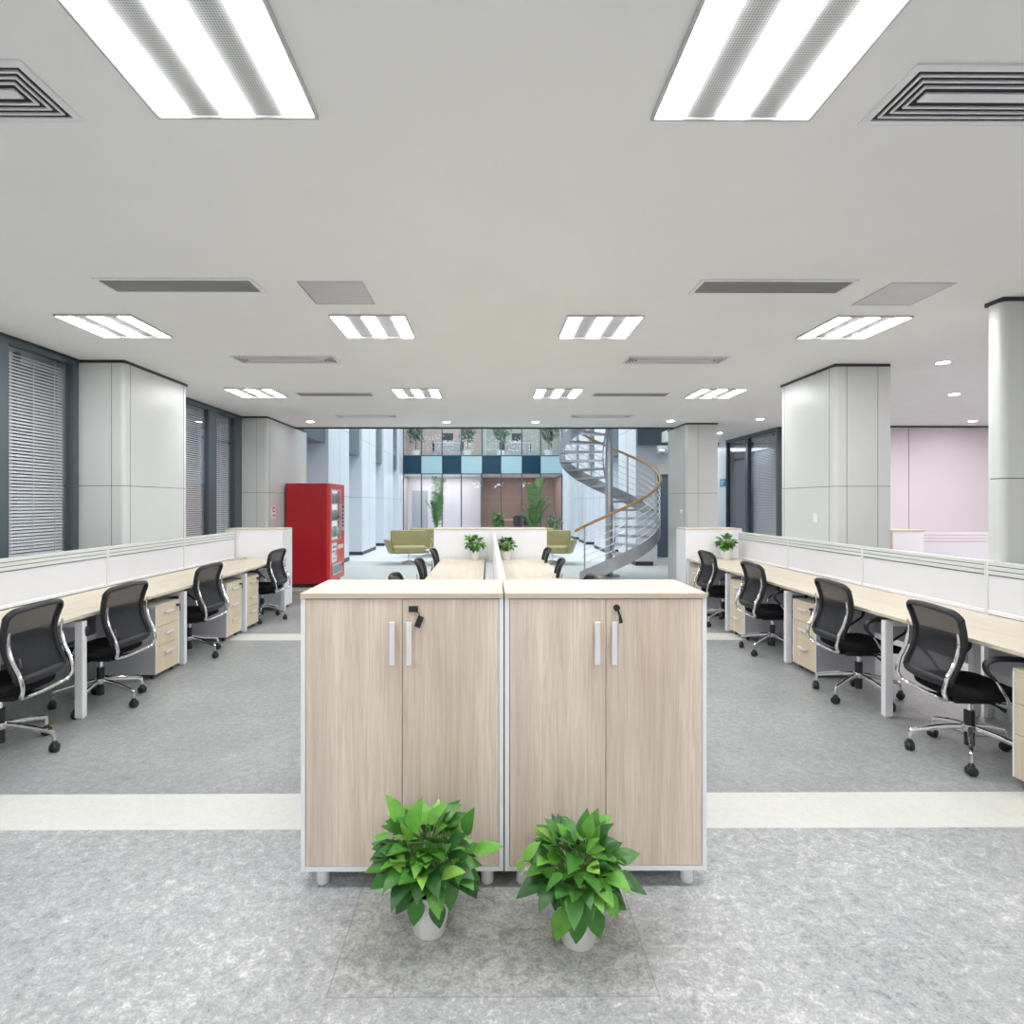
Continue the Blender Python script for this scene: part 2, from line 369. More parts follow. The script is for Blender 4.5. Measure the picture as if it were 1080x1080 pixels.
def column(name, x0, x1, y0, y1, inner, seams_f=(), z1=ZC, mat=None):
    """panel-clad column; inner: +1 when its aisle face looks to +x"""
    mat = mat or M_wall; t = empty(name, (0, 0, 0)); struct(t)
    r = 0.045; xi = x1 if inner > 0 else x0; xo = x0 if inner > 0 else x1; d = 1 if inner > 0 else -1
    pts = [(xo, y0)]
    for k in range(7):
        a = PI / 2 * k / 6; pts.append((xi - d * r + d * r * math.sin(a), y0 + r - r * math.cos(a)))
    for k in range(7):
        a = PI / 2 * k / 6; pts.append((xi - d * r + d * r * math.cos(a), y1 - r + r * math.sin(a)))
    pts.append((xo, y1))
    zt = z1 - 0.03 if z1 == ZC else z1
    n = len(pts); mb = MB()
    vs = [(x, y, 0) for x, y in pts] + [(x, y, zt) for x, y in pts]
    fs = [(i, (i + 1) % n, n + (i + 1) % n, n + i) for i in range(n)] + [tuple(reversed(range(n))), tuple(range(n, 2 * n))]
    if d < 0: fs = [tuple(reversed(f)) for f in fs]
    mb.add(vs, fs); mb.build('cladding', mat, t, angle=35)
    g = 0.0015; s = MB(); zs = 1.72
    lo, hi = min(x0, x1), max(x0, x1)
    for x in seams_f: s.box(x - 0.002, x + 0.002, y0 - g, y0, 0, zt)
    s.box(lo, hi - (r if d > 0 else 0) + 0, y0 - g, y0, zs - 0.003, zs + 0.003) if d > 0 else s.box(lo + r, hi, y0 - g, y0, zs - 0.003, zs + 0.003)
    xa, xb = (xi, xi + g) if d > 0 else (xi - g, xi)
    for y in ((y0 + 0.10, y1 - 0.09) if y1 - y0 > 0.5 else ()): s.box(xa, xb, y - 0.002, y + 0.002, 0, zt)
    s.box(xa, xb, y0 + r, y1 - r, zs - 0.003, zs + 0.003)
    for k in range(1, 7):      # the level joint carried round the rounded corner
        (ax, ay), (bx, by) = pts[k], pts[k + 1]; ox, oy = d * g * math.sin(PI / 2 * (k - .5) / 6), -g * math.cos(PI / 2 * (k - .5) / 6)
        s.add([(ax, ay, zs - .003), (bx, by, zs - .003), (bx, by, zs + .003), (ax, ay, zs + .003), (ax + ox, ay + oy, zs - .003), (bx + ox, by + oy, zs - .003), (bx + ox, by + oy, zs + .003), (ax + ox, ay + oy, zs + .003)],
              [(0, 1, 2, 3), (7, 6, 5, 4), (0, 4, 5, 1), (1, 5, 6, 2), (2, 6, 7, 3), (3, 7, 4, 0)])
    s.build('panel_seams', M_seam, t, smooth=False)
    if z1 == ZC: B(lo + (-.0 if d > 0 else -.004), hi + (.004 if d > 0 else 0), y0 - 0.004, y1, ZC - 0.03, ZC).build('shadow_gap', M_dark, t, smooth=False)
    return t
column('wall_column_left_near', XW - 0.2, -3.70, 5.95, 7.19, 1, (-3.83,))
column('wall_column_left_far', XW - 0.2, -3.72, 9.84, 12.0, 1, (-3.90,))
column('wall_column_right_middle', 3.62, 4.20, 6.07, 7.20, -1, (3.745, 4.07))
column('wall_column_right_far', 3.60, 4.18, 10.6, 11.7, -1, (3.82,))
column('wall_column_right_near', 3.63, 4.25, 4.09, 4.24, -1, (3.80,))
# right side office: pale pink-white end wall
o = struct(B(5.68, 12, 11.0, 11.15, 0, ZC).build('wall_back_right', M_wallp, smooth=False))
struct(MB().box(7.96, 7.965, 10.995, 11.0, 0, ZC).box(9.9, 9.905, 10.995, 11.0, 0, ZC).build('trim_5', M_seam, smooth=False))
struct(B(5.68, 12, 10.98, 11.0, ZC - 0.03, ZC).build('trim_6', M_dark, smooth=False))
struct(MB().box(5.6, 5.75, 13.6, 14.3, 0, ZC).build('wall_side_return', M_atr, smooth=False))

# ------------------------------------------------------------------ atrium
def pil_wall(side):
    sx = -1 if side == 'left' else 1
    if side == 'left': xi, xw, ps, y0, y1 = -3.72, -4.3, [(13.6, 15.6), (17.2, 19.3), (20.8, 22.8), (24.3, 25.4)], 12.0, 25.5
    else: xi, xw, ps, y0, y1 = 3.62, 4.05, [(14.3, 16.2), (17.9, 19.9), (21.4, 23.3), (24.4, 25.4)], 14.3, 25.5
    a, b = sorted((xw, xw + sx * 0.1))
    struct(B(a, b, y0, y1, 0, 7.5).build('wall_atrium_' + side, M_atr, smooth=False))
    prev = y0
    for (p, q) in ps:
        lo, hi = sorted((xi, xw))
        t = struct(empty('wall_pilaster_' + side, (0, 0, 0)))
        B(lo, hi, p, q, 0, 7.5).build('cladding', M_atr, t, bevel=0.01)
        s = MB(); f = xi - sx * 0.002; ff = sorted((xi, f))
        s.box(ff[0], ff[1], p, q, 1.70, 1.706); s.box(ff[0], ff[1], p, q, 3.4, 3.406); s.box(ff[0], ff[1], (p + q) / 2, (p + q) / 2 + 0.006, 0, 7.5)
        s.box(lo + 0.02, hi - 0.02, p - 0.002, p, 1.70, 1.706)
        s.build('panel_seams', M_seam, t, smooth=False)
        sk = MB(); f2 = sorted((xi, xi - sx * 0.01)); sk.box(f2[0], f2[1], p - 0.01, q, 0, 0.1); sk.box(lo, hi, p - 0.01, p, 0, 0.1)
        sk.build('skirting', M_dark, t, smooth=False)
        if p - prev > 0.3:
            g = sorted((xi + sx * 0.08, xw))
            struct(B(g[0], g[1], prev, p, 2.93, 7.5).build('wall_upper_infill_' + side, M_slate, smooth=False))
        prev = q
pil_wall('left'); pil_wall('right')
struct(B(-4.5, 5, 11.6, 30, 7.5, 7.7).build('ceiling_atrium', M_ceil, smooth=False))
struct(B(-4.5, 12, 11.27, 11.6, 3.26, 7.5).build('wall_atrium_near', M_atr, smooth=False))
struct(B(3.62, 5.75, 14.12, 14.28, 2.95, 7.5).build('wall_side_hall_fascia', M_slate, smooth=False))
struct(B(4.16, 6.6, 14.29, 16.6, 2.95, 3.1).build('ceiling_side_hall', M_ceil, smooth=False))
struct(B(4.16, 6.6, 16.6, 16.75, 0, 2.95).build('wall_side_hall', M_wall, smooth=False))
dr = struct(empty('door_1', (4.45, 16.55, 0)))
B(0, 0.9, -0.02, 0.05, 0, 2.35).build('door_frame', M_dark, dr); B(0.06, 0.84, -0.05, -0.02, 0.02, 2.28).build('door_leaf', M_slate, dr, bevel=0.004)
MB().tube([(0.14, -0.08, 0.95), (0.14, -0.08, 1.25)], 0.012).build('door_handle', M_silver, dr)

# far facade (two storeys of glass with a band of teal panels)
YF = 25.5
xs = [-3.72, -2.92, -2.02, -1.18, -0.28, 0.56, 1.46, 2.29, 3.22]
fac = struct(empty('wall_facade', (0, YF, 0)))
mb = MB()
for x in xs: mb.box(x - 0.025, x + 0.025, -0.06, 0.06, 0, 2.78); mb.box(x - 0.025, x + 0.025, -0.06, 0.06, 3.62, 7.5)
for z in (2.78, 3.58): mb.box(xs[0], xs[-1], -0.07, 0.06, z, z + 0.04)
mb.box(xs[0], xs[-1], -0.06, 0.06, 0, 0.06)
mb.build('mullions', M_frame, fac, smooth=False)
for i in range(8):
    B(xs[i] + 0.004, xs[i + 1] - 0.004, -0.05, 0.0, 2.82, 3.58).build('spandrel_panel', M_teal if i % 2 == 0 else M_aqua, fac, smooth=False)
    B(xs[i] + 0.025, xs[i + 1] - 0.025, -0.006, 0.006, 0.06, 2.78).build('lower_pane', M_fglass, fac, smooth=False)
    B(xs[i] + 0.025, xs[i + 1] - 0.025, -0.006, 0.006, 3.62, 7.5).build('upper_pane', M_fglass, fac, smooth=False)
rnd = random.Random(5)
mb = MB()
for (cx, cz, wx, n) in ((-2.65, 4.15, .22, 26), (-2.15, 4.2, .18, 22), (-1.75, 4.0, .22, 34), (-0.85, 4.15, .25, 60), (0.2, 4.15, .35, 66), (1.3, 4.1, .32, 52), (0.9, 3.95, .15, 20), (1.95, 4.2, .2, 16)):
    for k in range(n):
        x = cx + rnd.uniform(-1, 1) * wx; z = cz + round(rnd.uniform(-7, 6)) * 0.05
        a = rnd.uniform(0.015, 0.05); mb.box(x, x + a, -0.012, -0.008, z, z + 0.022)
mb.build('white_dots', M_dot, fac, smooth=False)  # clusters of small white squares just in front of the upper panes
struct(B(3.22, 4.4, YF - 0.05, YF + 0.1, 0, 7.5).build('wall_facade_end', M_atr, smooth=False))
# rooms behind the facade
struct(B(-4.2, 4.2, YF + 0.08, 29.6, 2.8, 3.58).build('floor_upper', M_ceil, smooth=False))
struct(B(-4.2, -0.35, 28.0, 28.1, 0, 2.8).build('wall_corridor_back', M_wallp, smooth=False))
struct(B(-0.35, -0.28, YF + 0.08, 29.6, 0, 2.8).build('wall_room_divider', M_brown, smooth=False))
struct(B(-0.28, 4.2, 29.4, 29.5, 0, 2.8).build('wall_meeting_back', M_brown, smooth=False))
struct(B(3.3, 3.4, YF + 0.1, 29.4, 0, 2.8).build('wall_meeting_side', M_brown, smooth=False))
struct(B(-3.95, -3.85, YF + 0.08, 28.0, 0, 2.8).build('wall_corridor_side', M_cream, smooth=False))
struct(B(-4.2, -0.15, 29.5, 29.6, 3.58, 7.5).build('wall_upper_back', M_cream, smooth=False))
struct(B(-0.15, 4.2, 29.5, 29.6, 3.58, 7.5).build('wall_upper_back_right', noisy('pale_green_paint', (0.42, 0.50, 0.47), 0.02, 2, 0.7), smooth=False))
struct(MB().box(-4.2, -4.1, 25.6, 29.5, 3.58, 7.5).box(4.1, 4.2, 25.6, 29.5, 3.58, 7.5).build('wall_upper_sides', M_cream, smooth=False))
struct(B(-0.2, -0.1, 25.7, 29.5, 3.58, 7.5).build('wall_upper_divider', pm('pale_green_wall', (0.50, 0.60, 0.55), 0.6), smooth=False))
struct(B(-4.2, 4.2, YF + 0.08, 29.6, 6.2, 6.3).build('ceiling_upper', M_ceil, smooth=False))
d2 = struct(empty('door_2', (-3.62, 27.97, 0)))
B(0, 0.72, -0.03, 0.02, 0, 2.12).build('door_leaf', M_door, d2, bevel=0.005)
MB().tube([(0.62, -0.07, 1.0), (0.52, -0.07, 1.0)], 0.015).build('door_handle', M_silver, d2)

# ------------------------------------------------------------------ ceiling fittings
def light_proto():
    t = empty('ceiling_light', (0, 0, ZC))
    mb = MB(); a = 0.30
    for (x0, x1, y0, y1) in ((-a, a, -a, -a + .012), (-a, a, a - .012, a), (-a, -a + .012, -a + .012, a - .012), (a - .012, a, -a + .012, a - .012)):
        mb.box(x0, x1, y0, y1, -0.016, -0.0005)
    mb.build('frame', M_silver, t, smooth=False)
    B(-a + .012, a - .012, -a + .012, a - .012, -0.004, -0.001).build('backing', M_grey, t, smooth=False)
    for cx in (-0.232, 0.0, 0.232):
        m = MB(); n = 8; w_ = 0.051; y0, y1 = -a + 0.014, a - 0.014
        vs = []; 
        for y in (y0, y1):
            for k in range(n + 1):
                an = PI * k / n; vs.append((cx - w_ * math.cos(an), y, -0.016 if 0 < k < n else -0.007))
        fs = [(k, k + 1, n + 2 + k, n + 1 + k) for k in range(n)] + [tuple(reversed(range(n + 1))), tuple(range(n + 1, 2 * n + 2))]
        m.add(vs, fs); m.build('light_tube', M_tube, t)
    for cx in (-0.116, 0.116):
        m = MB(); w_ = 0.058; y0, y1 = -a + 0.014, a - 0.014
        m.box(cx - w_, cx + w_, y0, y1, -0.008, -0.005)
        m.build('louvre', M_perf, t, smooth=False)
    return t
lp = light_proto(); first = True
cols = [(-3.05, 'leftmost'), (-0.935, 'left of centre'), (0.91, 'right of centre'), (3.0, 'rightmost')]
rows = [(-3.85, 'far behind the viewer'), (-0.95, 'behind the viewer'), (1.89, 'in the nearest row'), (4.80, 'in the middle row'), (7.70, 'in the far row')]
for (y, rn) in rows:
    for (x, cn) in cols:
        t = lp if first else copy_tree(lp); first = False
        t.location = (x, y, ZC)
        if y > 0 and not (y < 2 and abs(x) > 2): tag(t, 'three-tube square ceiling light %s, %s' % (rn, cn), 'ceiling light', 'three-tube ceiling lights')
        else: tag(t, 'three-tube square ceiling light outside the picture, %s %s' % (rn, cn), 'ceiling light', 'three-tube ceiling lights')

def diffuser(kind):
    t = empty('air_diffuser' if kind == 's' else 'return_grille', (0, 0, ZC)); a, b = 0.515, 0.155
    if kind == 'r': a, b = 0.515, 0.125
    def ring(mb, a, b, w, z0, z1, mi=0):
        mb.box(-a, a, -b, -b + w, z0, z1, mi); mb.box(-a, a, b - w, b, z0, z1, mi)
        mb.box(-a, -a + w, -b + w, b - w, z0, z1, mi); mb.box(a - w, a, -b + w, b - w, z0, z1, mi)
    mb = MB(); ring(mb, a, b, 0.028, -0.008, -0.0005); mb.build('frame', M_white, t, smooth=False)
    B(-a + .028, a - .028, -b + .028, b - .028, -0.003, -0.001).build('duct_shade_sheet', pm('duct_shade' + kind, (0.02, 0.02, 0.022), 0.7), t, smooth=False)  # flat black sheet stands in for the shaded depth of the vent
    if kind == 's':
        for k in range(3):
            mb = MB(); ring(mb, a - 0.045 - k * 0.027, b - 0.045 - k * 0.027, 0.008, -0.009, -0.003); mb.build('louvre_ring', M_white, t, smooth=False)
        B(-a + .128, a - .128, -0.022, 0.022, -0.009, -0.003).build('centre_blade', M_white, t, smooth=False)
    else:
        mb = MB()
        for k in range(11):
            y = -b + 0.036 + k * (2 * b - 0.072) / 10
            mb.box(-a + .028, a - .028, y - 0.0035, y + 0.0035, -0.012, -0.003)
        mb.build('slats', pm('grille_slat', (0.40, 0.40, 0.39), 0.5), t, smooth=False)
    return t
ds, dr_ = diffuser('s'), diffuser('r'); u = {'s': False, 'r': False}
vlist = [(2.07, 's', 'nearest'), (3.90, 'r', 'nearest'), (5.92, 's', 'second nearest'), (7.80, 'r', 'second nearest'), (9.80, 's', 'farthest')]
for (y, k, nm) in vlist:
    for (x, sd) in ((-2.045, 'left'), (1.90, 'right')):
        p = ds if k == 's' else dr_; t = copy_tree(p) if u[k] else p; u[k] = True; t.location = (x + (0.03 if y < 3 and x > 0 else 0), y, ZC)
        if k == 's': tag(t, 'white nested-louvre air diffuser in the ceiling, %s one on the %s side' % (nm, sd), 'air vent', 'ceiling air diffusers')
        else: tag(t, 'long grey slatted return grille in the ceiling, %s one on the %s side' % (nm, sd), 'air vent', 'ceiling return grilles')
def hatch(x, y, lab):
    t = empty('access_hatch', (x, y, ZC)); a = 0.215
    mb = MB(); mb.box(-a, a, -a, -a + .008, -.007, -.0005); mb.box(-a, a, a - .008, a, -.007, -.0005); mb.box(-a, -a + .008, -a + .008, a - .008, -.007, -.0005); mb.box(a - .008, a, -a + .008, a - .008, -.007, -.0005)
    mb.build('rim', M_silver, t, smooth=False)
    B(-a + .012, a - .012, -a + .012, a - .012, -.006, -.001).build('hatch_door', M_hatch, t, smooth=False)
    tag(t, lab, 'ceiling hatch', 'ceiling access hatches')
M_hatch = noisy('hatch_metal', (0.62, 0.62, 0.63), 0.04, 5, 0.35, metal=0.1)
hatch(-1.04, 4.04, 'square glossy grey access hatch in the ceiling left of centre')
hatch(2.875, 4.04, 'square glossy pale access hatch in the ceiling above the right desks')
def down_proto():
    t = empty('downlight', (0, 0, ZC))
    mb = MB(); mb.lathe([(0.062, -0.0005), (0.075, -0.0005), (0.072, -0.008), (0.060, -0.006)], n=24); mb.build('trim_ring', M_white, t)
    MB().lathe([(0.0575, -0.0062), (0.0575, -0.009), (0.04, -0.012), (0.01, -0.013)], n=24).build('lens', M_down, t)
    return t
dp = down_proto(); f1 = True
for (x, y, lab) in ((-3.19, 10.45, 'round downlight above the red vending machine'), (-0.755, 10.5, 'round downlight near the ceiling edge, left of centre'),
                    (0.85, 10.5, 'round downlight near the ceiling edge, right of centre'), (3.22, 10.3, 'round downlight beside the top of the far right column'),
                    (4.72, 10.1, 'round downlight between the two right columns'), (4.70, 6.0, 'round downlight over the side office, nearest the viewer'),
                    (6.22, 7.75, 'round downlight over the side office, middle one'), (8.6, 10.3, 'round downlight over the side office, closest to its back wall'),
                    (4.80, 12.1, 'round downlight in the passage behind the far right column')):
    t = dp if f1 else copy_tree(dp); f1 = False; t.location = (x, y, ZC); tag(t, lab, 'downlight', 'round ceiling downlights')
t = copy_tree(dp); t.location = (4.62, 15.5, 2.95); tag(t, 'round downlight in the side hall behind the stairs', 'downlight', 'round ceiling downlights')

# ------------------------------------------------------------------ tall front cabinets
def handle_v(parent, x, z0, z1, y):
    mb = MB(); mb.box(x - 0.0105, x + 0.0105, y - 0.026, y - 0.018, z0, z1); mb.box(x - 0.008, x + 0.008, y - 0.019, y, z0 + 0.006, z0 + 0.02); mb.box(x - 0.008, x + 0.008, y - 0.019, y, z1 - 0.02, z1 - 0.006)
    return mb.build('handle', M_alu, parent, bevel=0.002)
def tall_cabinet(x0, lab, key):
    W, D = 0.8125, 0.405; t = empty('storage_cabinet', (x0, 2.34, 0)); z0, z1 = 0.07, 1.165
    mb = MB(); mb.box(0, 0.018, 0, D, z0, z1); mb.box(W - 0.018, W, 0, D, z0, z1); mb.box(0.018, W - 0.018, 0.0, D, z0, z0 + 0.02); mb.box(0.018, W - 0.018, D - 0.015, D, z0 + 0.02, z1)
    mb.build('carcass', M_white, t, bevel=0.001)
    B(0, W - 0.001, -0.004, D, z1, 1.187).build('top', [WTX], t, bevel=0.0015)
    B(0.0, W - 0.001, -0.0055, -0.0042, z1 + 0.001, 1.186).build('top_edge_band', WE, t, smooth=False)
    xm = W / 2
    for i, (a, b) in enumerate(((0.020, xm - 0.0012), (xm + 0.0012, W - 0.020))):
        d = B(a, b, -0.0005, 0.017, z0 + 0.022, z1 - 0.003).build('door', WD, t, bevel=0.0012)
        handle_v(d, (xm - 0.037) if i == 0 else (xm + 0.030), 0.903, 1.075, -0.0005)
        if i == 1:
            l = MB().lathe([(0.010, 0), (0.010, 0.006), (0.007, 0.008)], n=16, c=(xm + 0.044, -0.0005, 1.127), mat=Matrix.Rotation(R(90), 4, 'X')); l.build('lock', M_silver, d)
            k = MB()
            if key == 'box':
                k.box(xm + 0.030, xm + 0.066, -0.030, -0.012, 1.116, 1.138)
                k.box(-0.012, 0.012, -0.006, 0.006, -0.022, 0.022, mat=Matrix.Translation((xm + 0.070, -0.02, 1.076)) @ Matrix.Rotation(R(22), 4, 'Y'))
                k.tube(smooth_path([(xm + 0.058, -0.022, 1.118), (xm + 0.070, -0.022, 1.108), (xm + 0.072, -0.022, 1.095)], 4), 0.0016, 5)
                k.lathe([(0.006, 0), (0.006, 0.012)], n=10, c=(xm + 0.044, -0.0125, 1.127), mat=Matrix.Rotation(R(90), 4, 'X'))
            else:
                k.lathe([(0.013, 0), (0.013, 0.010)], n=16, c=(xm + 0.040, -0.012, 1.130), mat=Matrix.Rotation(R(90), 4, 'X'))
                k.tube([(xm + 0.044, -0.02, 1.122), (xm + 0.052, -0.021, 1.098), (xm + 0.056, -0.022, 1.070)], [0.004, 0.005, 0.008], 8, flat=(1, .6))
            k.build('key', M_blk, d)
    for fx in (0.075, W - 0.065):
        for fy in (0.05, D - 0.05): MB().lathe([(0.024, 0), (0.026, 0.004), (0.026, 0.07)], c=(fx, fy, 0), n=20).build('foot', M_white, t)
    tag(t, lab, 'cabinet', 'two-door oak cabinets in front')
    return t
XC = 0.0635
tall_cabinet(XC - 0.0025 - 0.8125, 'tall two-door oak-fronted white cabinet on the left of the pair, square black key tags hanging', 'box')
tall_cabinet(XC + 0.0025, 'tall two-door oak-fronted white cabinet on the right of the pair, slim black key in lock', 'key')

# ------------------------------------------------------------------ pothos plants
def leaf(mb, base, d, up, L, Wd, mi, curl=0.35, fold=0.25):
    d = d.normalized(); side = d.cross(up)
    if side.length < 1e-4: side = Vector((1, 0, 0))
    side.normalize(); n = side.cross(d).normalized()
    prof = [(0.0, 0.06), (0.08, 0.55), (0.22, 0.92), (0.38, 1.0), (0.56, 0.84), (0.74, 0.55), (0.88, 0.26), (1.0, 0.0)]
    vs = []
    for (t, w_) in prof:
        droop = -curl * t * t * L; p = base + d * (t * L) + n * droop
        ww = w_ * Wd / 2
        vs += [p - side * ww + n * fold * ww, p, p + side * ww + n * fold * ww]
    fs = []
    for i in range(len(prof) - 1):
        a = 3 * i; fs += [(a, a + 1, a + 4, a + 3), (a + 1, a + 2, a + 5, a + 4)]
    mb.add(vs, fs, mi)
def pothos(loc, H, Rr, n, seed, ph, pr, lab, L=0.10, extra=(), grp=None, lop=(0, 0)):
    rnd = random.Random(seed); t = empty('potted_pothos', loc)
    mb = MB(); mb.lathe([(pr * 0.72, 0), (pr * 0.76, 0.004), (pr, ph - 0.012), (pr * 1.06, ph - 0.010), (pr * 1.06, ph), (pr * 0.97, ph), (pr * 0.93, ph - 0.02), (0.01, ph - 0.021)], n=32); mb.build('pot', M_pot, t)
    MB().lathe([(pr * 0.9, ph - 0.0205), (0.01, ph - 0.014)], n=24).build('soil', M_soil, t)
    lf = MB(); st = MB()
    Ra = Rr - L * 0.55; zc = ph + (H - ph) * 0.42; Zu = H - zc - L * 0.55; Zd = (zc - ph) * 0.85
    for i in range(n):
        az = i * 2.39996 + rnd.uniform(-.35, .35); sv = rnd.uniform(-0.75, 1.0); cv = math.sqrt(max(0.05, 1 - sv * sv)); k = rnd.uniform(0.45, 1.0) ** 0.6
        outd = Vector((math.cos(az), math.sin(az), 0))
        tip = Vector((outd.x * Ra * k * cv + lop[0] * k, outd.y * Ra * k * cv + lop[1] * k, zc + (Zu if sv > 0 else Zd) * sv * k))
        root = Vector((rnd.uniform(-1, 1) * pr * 0.4, rnd.uniform(-1, 1) * pr * 0.4, ph - 0.015))
        d = outd * rnd.uniform(0.35, 1.0) * (0.4 + cv) + Vector((rnd.uniform(-.45, .45), rnd.uniform(-.45, .45), sv * 0.9 + rnd.uniform(-0.45, 0.45)))
        Lf = L * rnd.uniform(0.65, 1.15)
        mid = (root + tip) / 2; mid.z = max(mid.z + 0.02, ph + 0.02)
        st.tube(smooth_path([root, mid, tip], 4), [0.0020] * 9, 5)
        mi = rnd.choices([0, 1, 2, 3], [6, 4, 4, 0.9])[0]
        up_ = Vector((rnd.uniform(-.4, .4), rnd.uniform(-.7, .2), 1)) - outd * (0.5 if sv > .3 else -.2)
        leaf(lf, tip, d, up_, Lf, Lf * rnd.uniform(0.58, 0.74), mi, curl=rnd.uniform(0.05, 0.55), fold=rnd.uniform(0.05, 0.3))
    for (tx, ty, tz, dx, dy, dz, Lf, mi) in extra:
        tip = Vector((tx, ty, tz)); root = Vector((tx * .15, ty * .15, ph - 0.015)); mid = (root + tip) / 2 + Vector((0, 0, .05 if tz > ph else .12))
        st.tube(smooth_path([root, mid, tip], 4), [0.0022] * 9, 5); leaf(lf, tip, Vector((dx, dy, dz)), Vector((0, -.9, .5)) if dz < -.4 else Vector((0, -.3, 1)), Lf, Lf * 0.6, mi, 0.2, 0.2)
    lf.build('foliage', GREENS, t, angle=180); st.build('stems', M_stem, t)
    tag(t, lab, 'potted plant', grp)
    return t
pothos((-0.213, 2.12, 0), 0.43, 0.195, 165, 3, 0.160, 0.078, 'pothos in white pot on the floor before the left oak cabinet, bushier', L=0.092, grp='pothos plants on the floor', lop=(-0.01, 0),
       extra=[(-.035, -.075, .17, -.15, -.2, -1, .105, 0), (.03, -.08, .16, .15, -.2, -1, .10, 2), (-.07, -.05, .17, -.5, -.2, -.8, .09, 2),
              (.13, -.03, .36, .2, -.1, 1, .10, 0), (.16, -.04, .30, 1, -.1, .45, .11, 1), (.05, -.12, .27, .6, -.3, .4, .10, 3), (-.10, -.02, .40, -.4, 0, .9, .11, 1), (-.06, -.05, .38, .2, 0, 1, .12, 1), (.0, -.03, .40, .5, 0, .7, .10, 1), (-.12, -.08, .33, .4, -.5, -.3, .09, 3),
              (-.13, 0, .22, -.7, -.2, -.5, .11, 0), (-.12, -.04, .27, -1, -.2, -.1, .11, 0), (.12, 0, .22, .5, -.2, -1, .12, 2)])
pothos((0.318, 2.065, 0), 0.41, 0.185, 165, 11, 0.160, 0.078, 'floor pothos in white pot before the right cabinet, a stray vine at its left', L=0.086, grp='pothos plants on the floor',
       extra=[(-.055, -.07, .165, -.3, -.2, -1, .12, 1), (-.015, -.085, .165, -.05, -.2, -1, .115, 0), (.035, -.08, .17, .3, -.2, -1, .11, 0), (.09, -.05, .20, .7, -.2, -.5, .09, 0),
              (-.19, -.04, .31, .6, 0, .9, .08, 1), (-.20, -.04, .305, -.2, 0, -.9, .05, 3), (-.06, 0, .36, -.5, 0, .8, .09, 0), (.02, 0, .36, .1, 0, 1, .10, 0), (.03, -.02, .38, .1, -.1, .9, .08, 1),
              (-.12, -.03, .24, -.9, -.2, -.35, .12, 2), (.13, -.02, .24, .9, -.2, -.3, .12, 2), (.04, -.11, .29, .3, -.5, -.2, .10, 1), (-.03, -.12, .25, -.1, -.6, -.3, .11, 0)])

# ------------------------------------------------------------------ desks, partitions, pedestals
YB = [2.745, 4.165, 5.56, 6.955, 8.35]
names4 = ['nearest the viewer', 'second from the viewer', 'third from the viewer', 'farthest, against the end cabinet']
def desk(xf, xb, y0, y1, lab, grp, last):
    """xf aisle edge, xb partition edge"""
    t = empty('desk', ((xf + xb) / 2, (y0 + y1) / 2, 0)); cx, cy = t.location[0], t.location[1]
    d = 1 if xf > xb else -1; a, b = sorted((xf - cx, xb - cx)); y0 -= cy; y1 -= cy; F_ = xf - cx; Bk = xb - cx
    B(a, b, y0 + 0.001, y1 - 0.001, 0.725, 0.75).build('desktop', WTY, t, bevel=0.002)
    legs = [y0 + 0.03] + ([y1 - 0.03] if last else [])
    for ly in legs:
        for lx in (F_ - d * 0.035, Bk + d * 0.06):
            B(lx - 0.028, lx + 0.028, ly - 0.024, ly + 0.024, 0.012, 0.7).build('leg', M_white, t, bevel=0.003)
            B(lx - 0.02, lx + 0.02, ly - 0.018, ly + 0.018, 0.0, 0.0125).build('glide', M_silver, t)
        p, q = sorted((F_ - d * 0.063, Bk + d * 0.088)); B(p, q, ly - 0.022, ly + 0.022, 0.66, 0.7).build('cross_beam', M_white, t, bevel=0.002)
    # long beams under the top and the small brackets it sits on
    for lx in (F_ - d * 0.16, Bk + d * 0.16): B(lx - 0.02, lx + 0.02, y0 + 0.055, y1 + 0.0, 0.685, 0.725).build('beam', M_white, t)
    q = sorted((Bk + d * 0.015, Bk + d * 0.033)); B(q[0], q[1], y0 + 0.06, y1 - 0.06, 0.36, 0.70).build('modesty_panel', M_lilac, t)
    tag(t, lab, 'desk', grp)
def partition(x, d, y0, y1, lab, grp, ztop=1.13, end_post=False, th=0.045):
    """screen along y at plane x whose visible face looks to d"""
    t = empty('partition_screen', (x - d * th / 2, (y0 + y1) / 2, 0)); cy = (y0 + y1) / 2; y0 -= cy; y1 -= cy; h = th / 2
    B(-h * .72, h * .72, y0 + 0.03, y1, 0.78, 1.03).build('panel', M_panel, t)
    for k in range(3):
        z = 1.030 + k * (ztop - 1.03) / 3; B(-h, h, y0 + 0.03, y1, z + 0.006, z + (ztop - 1.03) / 3).build('top_rail', M_rail, t, bevel=0.002)
    B(-h * .8, h * .8, y0 + 0.03, y1, 1.028, ztop - 0.01).build('rail_groove', M_line, t, smooth=False)
    B(-h, h, y0 + 0.03, y1, 0.752, 0.78).build('bottom_rail', M_white, t, bevel=0.002)
    B(-h - .001, h + .001, y0, y0 + 0.03, 0.0, ztop + 0.002).build('post', M_rail, t, bevel=0.002)
    tag(t, lab, 'partition', grp)
LXF, LXB = -2.885, -3.60
RXF, RXB = 2.845, 3.575
IL = (-0.665, -0.05); IR = (0.80, 0.175)
